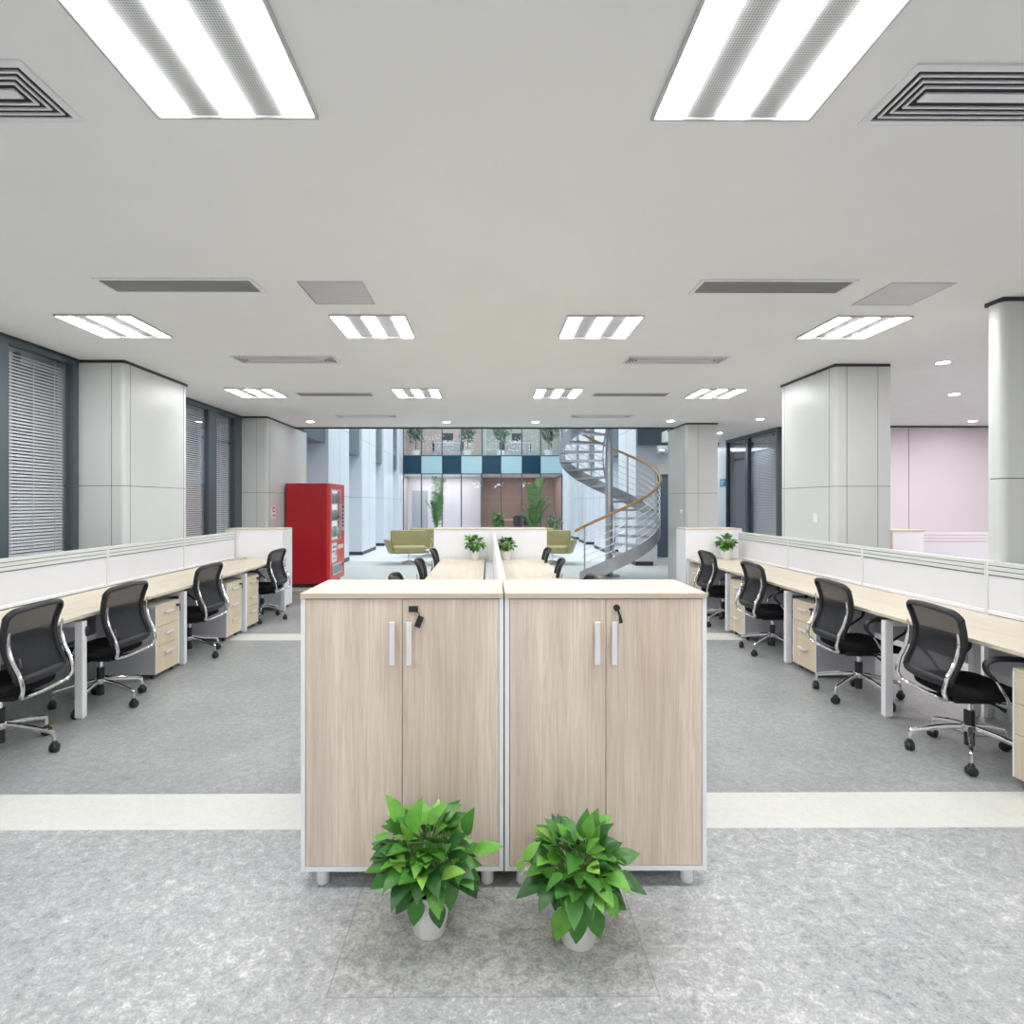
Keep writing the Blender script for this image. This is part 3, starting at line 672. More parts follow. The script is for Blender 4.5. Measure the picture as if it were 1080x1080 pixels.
for i in range(4):
    last = i == 3
    desk(LXF, LXB, YB[i], YB[i + 1], 'oak-topped white-legged desk in the left row, ' + names4[i], 'desks of the left row', last)
    desk(RXF, RXB, YB[i], YB[i + 1], 'oak-topped white-legged desk in the right row, ' + names4[i], 'desks of the right row', last)
    desk(IL[0], IL[1], YB[i], YB[i + 1], 'oak-topped desk in the centre island, left of its divider, ' + names4[i], 'desks of the centre island', last)
    desk(IR[0], IR[1], YB[i], YB[i + 1], 'oak-topped desk in the centre island, right of its divider, ' + names4[i], 'desks of the centre island', last)
    partition(LXB - 0.02, 1, YB[i], YB[i + 1] - (0.0 if not last else 0.0), 'white three-railed screen behind the left desks, ' + names4[i], 'screens of the left row')
    partition(RXB + 0.01, -1, YB[i], YB[i + 1], 'white three-railed screen behind the right desks, ' + names4[i], 'screens of the right row')
# centre divider with its cable trays
def divider(y0, y1, lab):
    t = empty('partition_screen', (0.077, (y0 + y1) / 2, 0)); h = (y1 - y0) / 2
    B(-0.012, 0.012, -h + .004, h - .004, 0.66, 1.09).build('panel', M_white, t, bevel=0.002)
    B(-0.021, 0.021, -h + .002, h - .002, 1.09, 1.13).build('top_cap', M_alu, t, bevel=0.004)
    for s in (-1, 1):
        a, b = sorted((s * 0.014, s * (0.115 if s < 0 else 0.085))); B(a, b, -h + .004, h - .004, 0.655, 0.715).build('cable_tray', M_tray, t, bevel=0.002)
    B(-0.018, 0.018, -h + 0.01, -h + 0.05, 0, 0.655).build('post', M_white, t)
    tag(t, lab, 'partition', 'divider screens of the centre island')
for i in range(4): divider(YB[i], YB[i + 1], 'white capped divider screen between the centre island desks, ' + ('nearest, behind the front cabinets' if i == 0 else names4[i]))
def low_cabinet(x0, W, lab, grp):
    t = empty('end_cabinet', (x0, 8.40, 0)); D = 0.42; Z = 1.157
    mb = MB(); mb.box(0, 0.018, 0, D, 0.04, Z); mb.box(W - .018, W, 0, D, 0.04, Z); mb.box(0.018, W - .018, 0, 0.018, 0.04, Z); mb.box(0.018, W - .018, 0.018, D - .02, 0.04, 0.06); mb.build('carcass', M_white, t, bevel=0.001)
    B(-0.001, W + .001, -0.004, D + 0.004, Z, 1.175).build('top', WTX, t, bevel=0.001)
    for k in range(2): B(0.02 + k * (W / 2 - .018), W / 2 - .002 + k * (W / 2 - .018), D - .019, D, 0.06, Z - .004).build('door', WD, t)
    for fx in (0.06, W - .06):
        for fy in (0.05, D - .05): MB().lathe([(0.02, 0), (0.02, 0.04)], c=(fx, fy, 0), n=14).build('foot', M_dark, t)
    tag(t, lab, 'cabinet', grp)
low_cabinet(-3.775, 0.8125, 'white oak-topped cabinet closing the left desk row, its back to the desks', 'row end cabinets')
low_cabinet(2.85, 0.8125, 'white oak-topped cabinet closing the right desk row, by the potted pothos', 'row end cabinets')
low_cabinet(-0.785, 0.8125, 'white oak-topped cabinet closing the centre island, left one of the pair', 'row end cabinets')
low_cabinet(0.0300, 0.8125, 'white oak-topped cabinet closing the centre island, right one of the pair', 'row end cabinets')
# side office furniture beyond the right screens
low = empty('end_cabinet', (5.55, 8.0, 0)); mb = MB(); mb.box(0.02, 0.45, 0, 0.40, 0.0, 1.15); mb.build('carcass', M_white, low, bevel=.002)
B(0, 0.46, -0.006, 0.406, 1.15, 1.17).build('top', WE, low); B(0, 0.02, -0.004, 0.40, 0, 1.15).build('side_panel', WE, low)
tag(low, 'white cabinet with wood side in the side office, seen over the right screens', 'cabinet')
t = empty('partition_screen', (8.0, 8.2, 0)); B(-1.99, 2.2, -.018, .018, 0.05, 1.0).build('panel', M_panel, t)
for k in range(3): B(-1.99, 2.2, -.024, .024, 1.005 + k * .042, 1.042 + k * .042).build('top_rail', M_wallp, t)
B(-1.99, 2.2, -.015, .015, 0.99, 1.12).build('rail_groove', M_line, t); B(-1.99, -1.96, -.025, .025, 0, 1.13).build('post', M_rail, t); B(2.17, 2.2, -.025, .025, 0, 1.13).build('post', M_rail, t)
tag(t, 'white screen standing crosswise in the side office beside its white cabinet', 'partition')

def pedestal():
    t = empty('drawer_pedestal', (0, 0, 0)); W, D = 0.39, 0.52; z0, z1 = 0.045, 0.625; h = W / 2
    mb = MB(); mb.box(-h, -h + .016, 0.0, D, z0, z1); mb.box(h - .016, h, 0, D, z0, z1); mb.box(-h + .016, h - .016, 0.018, D, z0, z0 + .016); mb.box(-h + .016, h - .016, D - .016, D, z0 + .016, z1)
    mb.build('carcass', M_lilac, t, bevel=.001)
    mb = MB(); mb.box(-h - .001, -h + .010, -.002, 0.0, z0, z1); mb.box(h - .010, h + .001, -.002, 0.0, z0, z1); mb.build('edge_trim', M_white, t)
    B(-h, h, -.003, D, z1, z1 + .018).build('top', WTX, t, bevel=.001)
    zz = [z0, 0.285, 0.455, z1]
    for k in range(3):
        d = B(-h + .012, h - .012, -.002, .016, zz[k] + .0015, zz[k + 1] - .0015).build('drawer', WDR, t, bevel=.0012)
        zc = zz[k + 1] - (0.07 if k < 2 else 0.055)
        m = MB(); m.box(-.07, .07, -.028, -.018, zc - .010, zc + .010); m.box(-.06, -.045, -.019, -.002, zc - .006, zc + .006); m.box(.045, .06, -.019, -.002, zc - .006, zc + .006)
        m.build('handle', M_alu, d, bevel=.002)
        if k == 2:
            m = MB(); m.lathe([(.009, 0), (.009, .014)], n=12, c=(.145, -.002, zc + .03), mat=Matrix.Rotation(R(90), 4, 'X')); m.box(.128, .162, -.028, -.016, zc + .02, zc + .04)
            m.tube([(.158, -.024, zc + .022), (.166, -.026, zc + .0), (.160, -.026, zc - .028)], [.006, .009, .009], 8, flat=(1, .5)); m.build('key', M_blk, d)
    for fx in (-h + .05, h - .05):
        for fy in (.05, D - .05): MB().lathe([(.018, 0), (.02, .02), (.012, .045)], c=(fx, fy, 0), n=12).build('caster', M_dark, t)
    return t
pp = pedestal(); f1 = True
for (x, y, rz, lab, grp) in (
    (-2.905, 5.30, 90, 'three-drawer oak pedestal under the left desks, nearest one', 'L'), (-2.915, 6.70, 90, 'three-drawer oak pedestal under the left desks, middle one before the desk leg', 'L'),
    (-2.915, 7.205, 90, 'three-drawer oak pedestal under the left desks, farthest one past the desk leg', 'L'),
    (2.885, 2.995, -90, 'three-drawer oak pedestal under the right desks, cut by the picture edge', 'R'), (2.885, 5.31, -90, 'three-drawer oak pedestal under the right desks, second, with bent key', 'R'),
    (2.875, 6.71, -90, 'three-drawer oak pedestal under the right desks, third from the viewer', 'R'), (2.885, 8.09, -90, 'three-drawer oak pedestal under the right desks, farthest, by end cabinet', 'R')):
    t = pp if f1 else copy_tree(pp); f1 = False; t.location = (x, y, 0); t.rotation_euler = (0, 0, R(rz)); tag(t, lab, 'drawer unit', 'drawer pedestals under the %s desks' % ('left' if grp == 'L' else 'right'))

# ------------------------------------------------------------------ task chairs (facing local +y)
BACKP = [(0.495, -0.272), (0.54, -0.262), (0.60, -0.232), (0.66, -0.210), (0.72, -0.200), (0.78, -0.205), (0.84, -0.222), (0.89, -0.242), (0.925, -0.258)]
def yb(z):
    for (a, b), (c, d) in zip(BACKP, BACKP[1:]):
        if z <= c: u_ = (z - a) / (c - a); return b + (d - b) * u_
    return BACKP[-1][1]
def back_w(z):   # half width
    u_ = (z - 0.495) / 0.43; w_ = 0.195 + 0.030 * u_ + 0.004 * math.cos(u_ * 6)
    return w_
def chair():
    t = empty('task_chair', (0, 0, 0))
    base = MB().lathe([(0.018, 0.07), (0.026, 0.075), (0.026, 0.19), (0.028, 0.20), (0.028, 0.285), (0.014, 0.287), (0.014, 0.35)], n=20).build('base_column', [M_blk], t)
    hub = MB().lathe([(0.032, 0.160), (0.037, 0.166), (0.037, 0.200), (0.031, 0.206)], n=20).build('hub', M_chrome, base)
    MB().lathe([(0.0145, 0.287), (0.0145, 0.352)], n=16).build('chrome_piston', M_chrome, base)
    for k in range(5):
        a = R(-90 + 72 * k); ca, sa = math.cos(a), math.sin(a)
        P = lambda r, z: (ca * r, sa * r, z)
        MB().tube(smooth_path([P(0.028, 0.183), P(0.12, 0.170), P(0.22, 0.146), P(0.285, 0.128), P(0.303, 0.112), P(0.305, 0.070)], 3), [0.015] * 6 + [0.013] * 6 + [0.010] * 4, 8, flat=(1.15, .85)).build('base_leg', M_chrome, base)
        cm = MB(); ax = Matrix.Rotation(a + R(25 * (k % 3)), 4, 'Z') @ Matrix.Rotation(R(90), 4, 'Y')
        c = (ca * 0.308, sa * 0.308, 0.0285)
        cm.lathe([(0.018, -0.024), (0.026, -0.021), (0.0285, -0.014), (0.0285, -0.004), (0.022, -0.003), (0.022, 0.003), (0.0285, 0.004), (0.0285, 0.014), (0.026, 0.021), (0.018, 0.024)], c=c, n=20, mat=ax)
        cm.lathe([(0.018, 0.03), (0.02, 0.055), (0.010, 0.072)], c=(c[0], c[1], 0), n=12)
        cm.build('caster', M_blk, base)
    # tilt mechanism under the seat
    mb = MB(); mb.box(-0.07, 0.07, -0.13, 0.11, 0.345, 0.385); mb.box(-0.05, 0.05, -0.19, -0.12, 0.352, 0.378); mb.lathe([(0.03, 0.33), (0.045, 0.35)], n=16)
    mb.tube([(0.06, 0.04, 0.365), (0.15, 0.05, 0.36), (0.20, 0.055, 0.35)], [0.006, 0.006, 0.013], 8); mb.tube([(-0.06, 0.0, 0.365), (-0.17, 0.0, 0.358)], [0.006, 0.012], 8)
    mb.box(-0.10, 0.10, 0.08, 0.20, 0.375, 0.40)
    mb.build('mechanism', M_blk, t, bevel=0.006)
    # seat cushion: rounded plan, soft edge, waterfall front
    mb = MB(); n = 40; rings = [(0.90, -0.048), (0.985, -0.040), (1.0, -0.022), (0.985, -0.006), (0.93, 0.006), (0.75, 0.012), (0.4, 0.010), (0.02, 0.008)]
    vs = []
    for (s, dz) in rings:
        for j in range(n):
            a = 2 * PI * j / n; ca, sa = math.cos(a), math.sin(a); e = 0.42
            x = math.copysign(abs(ca) ** e, ca) * 0.245 * s; y = math.copysign(abs(sa) ** e, sa) * 0.235 * s + 0.015
            z = 0.445 + dz - 0.10 * max(0, (y - 0.12)) - 1.2 * max(0, y - 0.16) ** 2 + 0.25 * x * x
            vs.append((x, y, z))
    fs = [(i * n + j, i * n + (j + 1) % n, (i + 1) * n + (j + 1) % n, (i + 1) * n + j) for i in range(len(rings) - 1) for j in range(n)]
    fs += [tuple(reversed(range(n))), tuple((len(rings) - 1) * n + j for j in range(n))]
    mb.add(vs, fs); mb.build('seat', M_blkf, t, angle=70)
    # back outline (rounded rectangle following the side profile)
    out = []; z0, z1 = 0.505, 0.915
    def pt(x, z): return Vector((x, yb(z) - 0.55 * x * x * -1 * 1.0 + 0.0, z))   # edges wrap forwards a little
    rc = 0.06
    sideR = [z0 + (z1 - rc - z0) * k / 8 for k in range(9)]
    for z in sideR: out.append(pt(back_w(z), z))
    for k in range(1, 6):
        a = PI / 2 * k / 6; z = z1 - rc + rc * math.sin(a); out.append(pt(back_w(z1) - rc + rc * math.cos(a), z))
    wt = back_w(z1) - rc
    for k in range(0, 9): x = wt - 2 * wt * k / 8; out.append(pt(x, z1 + 0.012 * (1 - (x / wt) ** 2)))
    L = [Vector((-p.x, p.y, p.z)) for p in reversed(out[:14])]
    out += L
    rim = out
    m = MB(); m.tube(rim, 0.0165, 10, flat=(0.8, 1.2)); m.build('back_rim', M_rim, t)
    # lower roll of the back
    m = MB(); w0 = back_w(z0)
    ro = [pt(w0 * (1 - 2 * k / 10), z0) + Vector((0, 0, -0.006)) for k in range(11)]
    m.tube(ro, [0.017, 0.023, 0.025, 0.026, 0.026, 0.026, 0.026, 0.026, 0.025, 0.023, 0.017], 12, flat=(1.15, .8)); m.build('lower_back_pad', M_rim, t)
    # mesh
    m = MB(); nz, nx = 14, 10; vs = []
    for i in range(nz + 1):
        z = z0 + (z1 - z0) * i / nz
        hw = back_w(z)
        if z > z1 - rc: hw = hw - rc + rc * math.sqrt(max(0, 1 - ((z - z1 + rc) / rc) ** 2))
        for j in range(nx + 1):
            x = -hw + 2 * hw * j / nx; p = pt(x, z); vs.append(p)
    m.add(vs, [(i * (nx + 1) + j, i * (nx + 1) + j + 1, (i + 1) * (nx + 1) + j + 1, (i + 1) * (nx + 1) + j) for i in range(nz) for j in range(nx)])
    m.build('back_mesh', M_mesh, t, angle=180)
    # chrome side bars joined under the seat
    def sp(s):
        P = []
        for z in (0.795, 0.75, 0.70, 0.65, 0.60, 0.55, 0.51): P.append((s * (back_w(z) + 0.006 + 0.010 * min(1, (0.795 - z) / 0.1)), yb(z) - 0.016, z))
        P += [(s * 0.214, -0.292, 0.47), (s * 0.212, -0.290, 0.445), (s * 0.198, -0.272, 0.412), (s * 0.15, -0.252, 0.396)]
        return P
    a = sp(1); b = list(reversed(sp(-1))); path = a + [(0.05, -0.235, 0.384), (-0.05, -0.235, 0.384)] + b
    sm = smooth_path(path, 3); k = len(sm)
    rr = [0.005 + 0.007 * min(1, min(i, k - 1 - i) / 8) for i in range(k)]
    m = MB(); m.tube(sm, rr, 8); m.build('back_frame', M_chrome, t)
    m = MB(); m.tube([(0.03, -0.235, 0.384), (0.03, -0.15, 0.365)], 0.011, 8); m.tube([(-0.03, -0.235, 0.384), (-0.03, -0.15, 0.365)], 0.011, 8); m.build('frame_bracket', M_blk, t)
    # arms
    for s in (-1, 1):
        X = s * 0.275
        pad = smooth_path([(X, -0.055, 0.545), (X, -0.105, 0.60), (X, -0.105, 0.645), (X, -0.05, 0.668), (X, 0.06, 0.668), (X, 0.16, 0.655), (X, 0.20, 0.63), (X, 0.185, 0.585), (X, 0.13, 0.545), (X, 0.085, 0.515)], 4)
        n_ = len(pad); m = MB(); m.tube(pad, [0.010 + 0.010 * math.sin(PI * min(1, i / (n_ * .75))) for i in range(n_)], 10, flat=(0.8, 1.25)); m.build('armrest', M_blk, t)
        m = MB(); m.tube(smooth_path([(X, -0.060, 0.55), (X, -0.02, 0.49), (s * 0.262, 0.02, 0.43), (s * 0.235, 0.035, 0.395), (s * 0.10, 0.04, 0.385)], 3), 0.008, 8)
        m.tube(smooth_path([(X, 0.09, 0.52), (s * 0.268, 0.075, 0.46), (s * 0.245, 0.06, 0.40)], 3), 0.008, 8); m.build('arm_support', M_chrome, t)
    return t
cp = chair(); f1 = True
chairs = [(-3.00, 3.60, 92, 5, 'black mesh task chair at the left desks, cut by the picture edge', 'L'), (-2.98, 4.50, 86, -10, 'black mesh task chair at the left desks, second from the viewer', 'L'),
          (-3.02, 5.91, 87, -12, 'black mesh task chair at the left desks, third, between two drawer pedestals', 'L'), (-3.00, 7.75, 86, 2, 'black mesh task chair at the left desks, farthest, by the end cabinet', 'L'),
          (2.93, 3.535, -94, -16, 'black mesh task chair at the right desks, nearest and largest', 'R'), (2.945, 4.62, -92, 30, 'black mesh task chair at the right desks, second from the viewer', 'R'),
          (2.94, 6.02, -90, 32, 'black mesh task chair at the right desks, third from the viewer', 'R'), (2.99, 7.42, -88, 34, 'black mesh task chair at the right desks, farthest, by the potted pothos', 'R'),
          (-0.58, 5.04, -90, 0, 'black chair tucked at the centre island, left side, only its top edge showing', 'I'), (-0.53, 6.38, -90, 10, 'black chair tucked at the centre island, middle one on the left side', 'I'),
          (-0.51, 7.80, -90, 0, 'black chair tucked at the centre island, farthest on the left side', 'I'), (0.64, 4.88, 90, 0, 'black chair tucked at the centre island, right side, only its top edge showing', 'I'),
          (0.57, 6.40, 86, 0, 'black chair tucked at the centre island, middle one on the right side', 'I'), (0.58, 7.92, 90, 0, 'black chair tucked at the centre island, farthest on the right side', 'I')]
gn = {'L': 'task chairs at the left desks', 'R': 'task chairs at the right desks', 'I': 'task chairs at the centre island'}
for (x, y, rz, br, lab, g) in chairs:
    t = cp if f1 else copy_tree(cp); f1 = False; t.location = (x, y, 0); t.rotation_euler = (0, 0, R(rz)); tag(t, lab, 'chair', gn[g])
    for ch in t.children:
        if ch.name.startswith('base_column'): ch.rotation_euler = (0, 0, R(br))

# ------------------------------------------------------------------ plants and small things on the desks
pothos((-0.185, 8.17, 0.75), 0.37, 0.165, 95, 21, 0.125, 0.066, 'pothos in white pot on the centre island desk, left of the divider', L=0.075, grp='pothos plants on the desks')
pothos((0.25, 8.19, 0.75), 0.33, 0.145, 90, 25, 0.12, 0.072, 'pothos in white pot on the centre island desk, right of the divider', L=0.07, grp='pothos plants on the desks')
pothos((3.35, 8.19, 0.75), 0.37, 0.15, 95, 33, 0.13, 0.075, 'pothos in white pot on the right row desk against the end cabinet', L=0.08, grp='pothos plants on the desks')
t = empty('notepad', (-3.46, 8.20, 0.75), R(6)); B(-.07, .07, -.05, .05, 0, .022).build('pages', pm('cream_paper', (0.66, 0.58, 0.38), 0.7), t, bevel=.002); B(-.071, .071, -.051, .051, .022, .025).build('cover', pm('tan_card', (0.58, 0.50, 0.30), 0.6), t)
tag(t, 'small tan notepad lying at the far end of the left desks', 'notepad')
t = tag(MB().lathe([(.05, 0), (.055, .003), (.05, .008), (.01, .012)], n=20).build('cable_grommet', M_silver), 'flat grey cable cover on the far left desk beside the notepad', 'cable cover'); t.location = (-3.52, 8.05, 0.75)
t = tag(MB().tube(smooth_path([(-3.3, 3.95, .004), (-3.22, 4.03, .004), (-3.1, 4.0, .004), (-3.02, 4.08, .004), (-3.15, 4.14, .004)], 5), 0.004, 6).build('yellow_cable', pm('yellow_pvc', (0.50, 0.42, 0.05), .5)), 'yellow cable lying on the floor under the nearest left desk', 'cable')
t = tag(MB().tube(smooth_path([(3.08, 3.98, .006), (3.16, 3.98, .006), (3.22, 3.86, .006), (3.34, 3.84, .006), (3.42, 3.78, .006)], 5), 0.006, 6).build('cream_cable', pm('cream_pvc', (0.66, 0.52, 0.34), .5)), 'cream cable lying on the floor under the nearest right desk', 'cable')

# wall fittings
def wall_plate(loc, rz, lab, w_=.08, h_=.08, mat=None, name='wall_switch', cat='switch', round_=False):
    t = empty(name, loc, R(rz))
    if round_: MB().lathe([(.04, 0), (.038, .012), (.025, .016)], n=20, mat=Matrix.Rotation(R(90), 4, 'X')).build('body', mat or M_white, t)
    else:
        B(-w_ / 2, w_ / 2, -.009, 0, -h_ / 2, h_ / 2).build('plate', mat or M_white, t, bevel=.002)
        B(-w_ / 4, w_ / 4, -.013, -.009, -h_ / 3, h_ / 3).build('rocker', M_white, t)
    tag(t, lab, cat)
    return t
wall_plate((3.62, 6.42, 1.38), -90, 'white wall switch on the middle right column', .09, .1)
wall_plate((3.60, 10.85, 1.38), -90, 'round white detector on the far right column', name='wall_detector', cat='detector', round_=True)
def sign(loc, rz, lab):
    t = empty('safety_sign', loc, R(rz)); B(-.10, .10, -.004, 0, -.11, .11).build('board', M_white, t)
    B(-.055, .055, -.006, -.004, 0, .09).build('red_field', M_redp, t)
    m = MB(); m.tube([(-.02, -.008, .02), (-.02, -.008, .07)], .008, 6); m.tube([(.02, -.008, .02), (.02, -.008, .06)], .006, 6); m.build('pictogram', M_white, t)
    m = MB()
    for k in range(5): m.box(-.07 + k * .03, -.05 + k * .03, -.0055, -.004, -.07, -.045)
    m.build('lettering', M_redp, t); tag(t, lab, 'sign')
sign((-3.72, 10.12, 1.385), 90, 'white fire safety sign with red field on the column by the vending machine')
t = empty('door_sign', (5.597, 13.88, 2.02), R(-90)); B(-.16, .16, -.01, 0, -.09, .09).build('plate', M_blue, t)
m = MB()
for k in range(3): m.box(-.11, .11 - .05 * k, -.012, -.01, .035 - .04 * k, .05 - .04 * k)
m.build('lettering', M_white, t); tag(t, 'small blue sign on the white wall strip beside the right window', 'sign')

# ------------------------------------------------------------------ red vending machine, its front looking to +x
def vending():
    t = empty('vending_machine', (-3.68, 10.62, 0)); W, L, Hh = 0.80, 1.06, 1.90     # W along x (depth), L along y (front width)
    B(0, W - 0.06, 0, L, 0.07, Hh).build('body', M_red, t, bevel=0.006)
    B(0.05, W - 0.08, 0.04, L - 0.04, 0, 0.07).build('plinth', M_blk, t)
    # deep door
    mb = MB(); x0, x1 = W - 0.06, W
    mb.box(x0, x1, 0, L, 0.09, 0.84); mb.box(x0, x1, 0, L, 1.80, Hh); mb.box(x0, x1, 0, 0.09, 0.84, 1.80); mb.box(x0, x1, 0.76, L, 0.84, 1.80)
    d = mb.build('door', M_redf, t, bevel=0.004)
    fr = MB(); a, b, c, e = 0.09, 0.76, 0.84, 1.80
    for bx in ((a, a + .025, c, e), (b - .025, b, c, e), (a + .025, b - .025, c, c + .025), (a + .025, b - .025, e - .025, e)): fr.box(x1 - .005, x1 + .006, bx[0], bx[1], bx[2], bx[3])
    fr.build('display_frame', M_silver, d)
    B(x1 - .012, x1 - .006, a + .02, b - .02, c + .02, e - .02).build('display_glass', M_dglass, d)
    B(x0 + .002, x0 + .006, a + .02, b - .02, c + .02, e - .02).build('display_back', pm('display_back', (.80, .80, .82), .5, emit=(1, 1, 1), es=1.2), d)
    for k in range(3):
        z = c + .06 + k * .31; B(x0 + .006, x1 - .014, a + .02, b - .02, z, z + .02).build('shelf', M_silver, d)
    # drinks inside
    rnd = random.Random(4)
    cm = [pm('can_%s' % n, col, .3, metal=.3) for n, col in (('white', (.8, .8, .8)), ('grey', (.35, .37, .4)), ('tan', (.6, .45, .35)), ('blue', (.3, .45, .6)))]
    for k in range(3):
        z = c + .082 + k * .31
        for j in range(8):
            cc = MB().lathe([(.014, 0), (.018, .006), (.018, .13), (.010, .155), (.009, .18)], n=10, c=(-3.68 + x0 + .027, 10.62 + a + .06 + j * .078, z)).build('drink_bottle', rnd.choice(cm))
            tag(cc, 'drink bottle standing on a lit shelf inside the red vending machine', 'bottle', 'drinks in the vending machine')
    p = MB(); p.box(x1, x1 + .012, 0.80, 0.98, 1.0, 1.52); p.build('control_panel', M_silver, d, bevel=.003)
    kp = MB()
    for r_ in range(5):
        for q in range(2): kp.box(x1 + .012, x1 + .018, .83 + q * .06, .87 + q * .06, 1.08 + r_ * .07, 1.12 + r_ * .07)
    kp.build('keypad', M_blk, d); B(x1 + .012, x1 + .016, .82, .96, 1.44, 1.50).build('screen', M_blk, d)
    B(x1, x1 + .004, .12, .46, .44, .80).build('notice', M_white, d)
    q = MB()
    for (u0, u1, v0, v1) in ((.16, .42, .70, .74), (.16, .30, .62, .66), (.34, .42, .56, .66), (.16, .40, .50, .52)): q.box(x1 + .004, x1 + .006, u0, u1, v0, v1)
    q.build('notice_print', M_grey, d)
    B(x1, x1 + .004, .55, .95, .66, .74).build('white_lettering_band', pm('pale_script', (.85, .75, .75), .4), d)
    s = MB(); s.box(x1, x1 + .02, .14, .80, .20, .40); s.build('delivery_slot_frame', M_silver, d, bevel=.006)
    B(x1 + .02, x1 + .024, .18, .76, .23, .37).build('delivery_flap', pm('smoked_flap', (.16, .19, .22), .15), d)
    B(x1, x1 + .015, .84, .92, .32, .37).build('coin_return', M_blk, d)
    tag(t, 'tall red drinks vending machine against the far left column', 'vending machine')
vending()

# ------------------------------------------------------------------ lounge chairs
def lounge(x, y, rz, lab, cushion=False):
    t = empty('lounge_chair', (x, y, 0), R(rz))       # faces local -y
    B(-.42, .42, -.40, .20, .27, .45).build('seat', M_olive, t, bevel=.05, seg=4)
    bk = MB(); M = Matrix.Translation((0, .24, .34)) @ Matrix.Rotation(R(-12), 4, 'X'); bk.box(-.46, .46, -.06, .07, -.04, .50, mat=M); bk.build('backrest', M_olive, t, bevel=.04, seg=4)
    for s in (-1, 1):
        M = Matrix.Translation((s * .46, -.06, .28)) @ Matrix.Rotation(R(s * 20), 4, 'Y') @ Matrix.Rotation(R(-s * 6), 4, 'Z')
        a = MB(); a.box(-.035, .035, -.32, .34, -.02, .36, mat=M); a.build('armrest', M_olive, t, bevel=.03, seg=4)
    b = MB().lathe([(.03, .02), (.03, .26), (.09, .275)], n=16).build('pedestal', M_chrome, t)
    for k in range(4):
        an = R(45 + 90 * k); MB().tube([(0, 0, .06), (.30 * math.cos(an), .30 * math.sin(an), .018)], [.02, .012], 8).build('foot', M_chrome, t)
    tag(t, lab, 'armchair', 'olive lounge chairs')
lounge(-2.02, 14.9, 12, 'olive lounge chair left of the centre island, front one of that side'); lounge(-1.72, 16.8, 175, 'olive lounge chair on the left, half hidden behind another')
lounge(1.62, 14.9, -12, 'olive lounge chair right of the centre island, nearest the spiral stairs'); lounge(1.35, 16.8, 185, 'olive lounge chair on the right, half hidden behind another')
t = empty('side_table', (-1.36, 14.4, 0)); MB().lathe([(.19, .36), (.2, .38), (.19, .39), (.01, .39)], n=28).build('tabletop', M_white, t); MB().lathe([(.16, 0), (.16, .01), (.02, .02), (.02, .36)], n=20).build('pedestal', M_chrome, t)
tag(t, 'small round white side table beside the left olive lounge chair', 'table')

# ------------------------------------------------------------------ spiral stairs
def stairs():
    cx, cy = 2.56, 12.35; t = empty('spiral_staircase', (cx, cy, 0)); rate = 0.0084; Ro = 1.05; A0 = 225; TOT = 600
    P = lambda dl, r, z: (r * math.cos(R(A0 + dl)), r * math.sin(R(A0 + dl)), z)
    MB().lathe([(.08, .02), (.08, 6.2)], n=28).build('centre_pole', M_steel, t); MB().lathe([(.22, 0), (.22, .02)], n=28).build('base_plate', M_slate, t)
    # outer stringer band
    def band(r, h0, h1, th, d0, d1, step=4, zb=0.0):
        m = MB(); vs = []; ks = list(range(0, int((d1 - d0) / step) + 1))
        for k in ks:
            dl = d0 + k * step; z = dl * rate
            for (rr, hh) in ((r - th, h0), (r, h0), (r, h1), (r - th, h1)): vs.append(P(dl, rr, max(0.0, z + hh)))
        fs = []
        for k in ks[:-1]:
            for q in range(4): a = 4 * k + q; b = 4 * k + (q + 1) % 4; fs.append((a, a + 4, b + 4, b))
        fs += [(0, 1, 2, 3), tuple(len(vs) - 4 + q for q in (3, 2, 1, 0))]; m.add(vs, fs); return m
    band(Ro, -.10, .17, .02, 0, TOT).build('outer_stringer', M_steel, t, angle=60)
    band(.14, -.08, .03, .02, 0, TOT).build('inner_stringer', M_steel, t, angle=60)
    n = int(TOT / 21)
    for k in range(n):
        d0 = 21 * k; z = rate * (d0 + 21); vs = []; sg = 5
        for zz in (z - .045, z):
            for j in range(sg + 1): vs.append(P(d0 + 26 * j / sg, Ro - .02, zz))
            for j in range(sg, -1, -1): vs.append(P(d0 + 26 * j / sg, .12, zz))
        q = 2 * (sg + 1); fs = [tuple(reversed(range(q))), tuple(range(q, 2 * q))] + [(j, (j + 1) % q, q + (j + 1) % q, q + j) for j in range(q)]
        MB().add(vs, fs).build('tread', M_steel, t)
    rl = [P(dl, Ro + .0, rate * dl + 1.03) for dl in range(-6, TOT + 1, 6)]
    MB().tube(rl, .028, 10).build('handrail', M_rail_wood, t)
    for k in range(5):
        h = .30 + k * .135; MB().tube([P(dl, Ro - .012, rate * dl + h) for dl in range(4, TOT + 1, 6)], .0075, 6).build('railing_rod', M_rod, t)
    for dl in [6, 52, 98, 144, 190, 236, 282, 328, 374, 420, 466, 512, 558]:
        z = rate * dl; MB().tube([P(dl, Ro - .012, z + .0), P(dl, Ro - .012, z + 1.01)], .016, 8).build('railing_post', M_steel, t)
    tag(t, 'steel spiral staircase with curved wooden handrail in the atrium', 'staircase')
stairs()

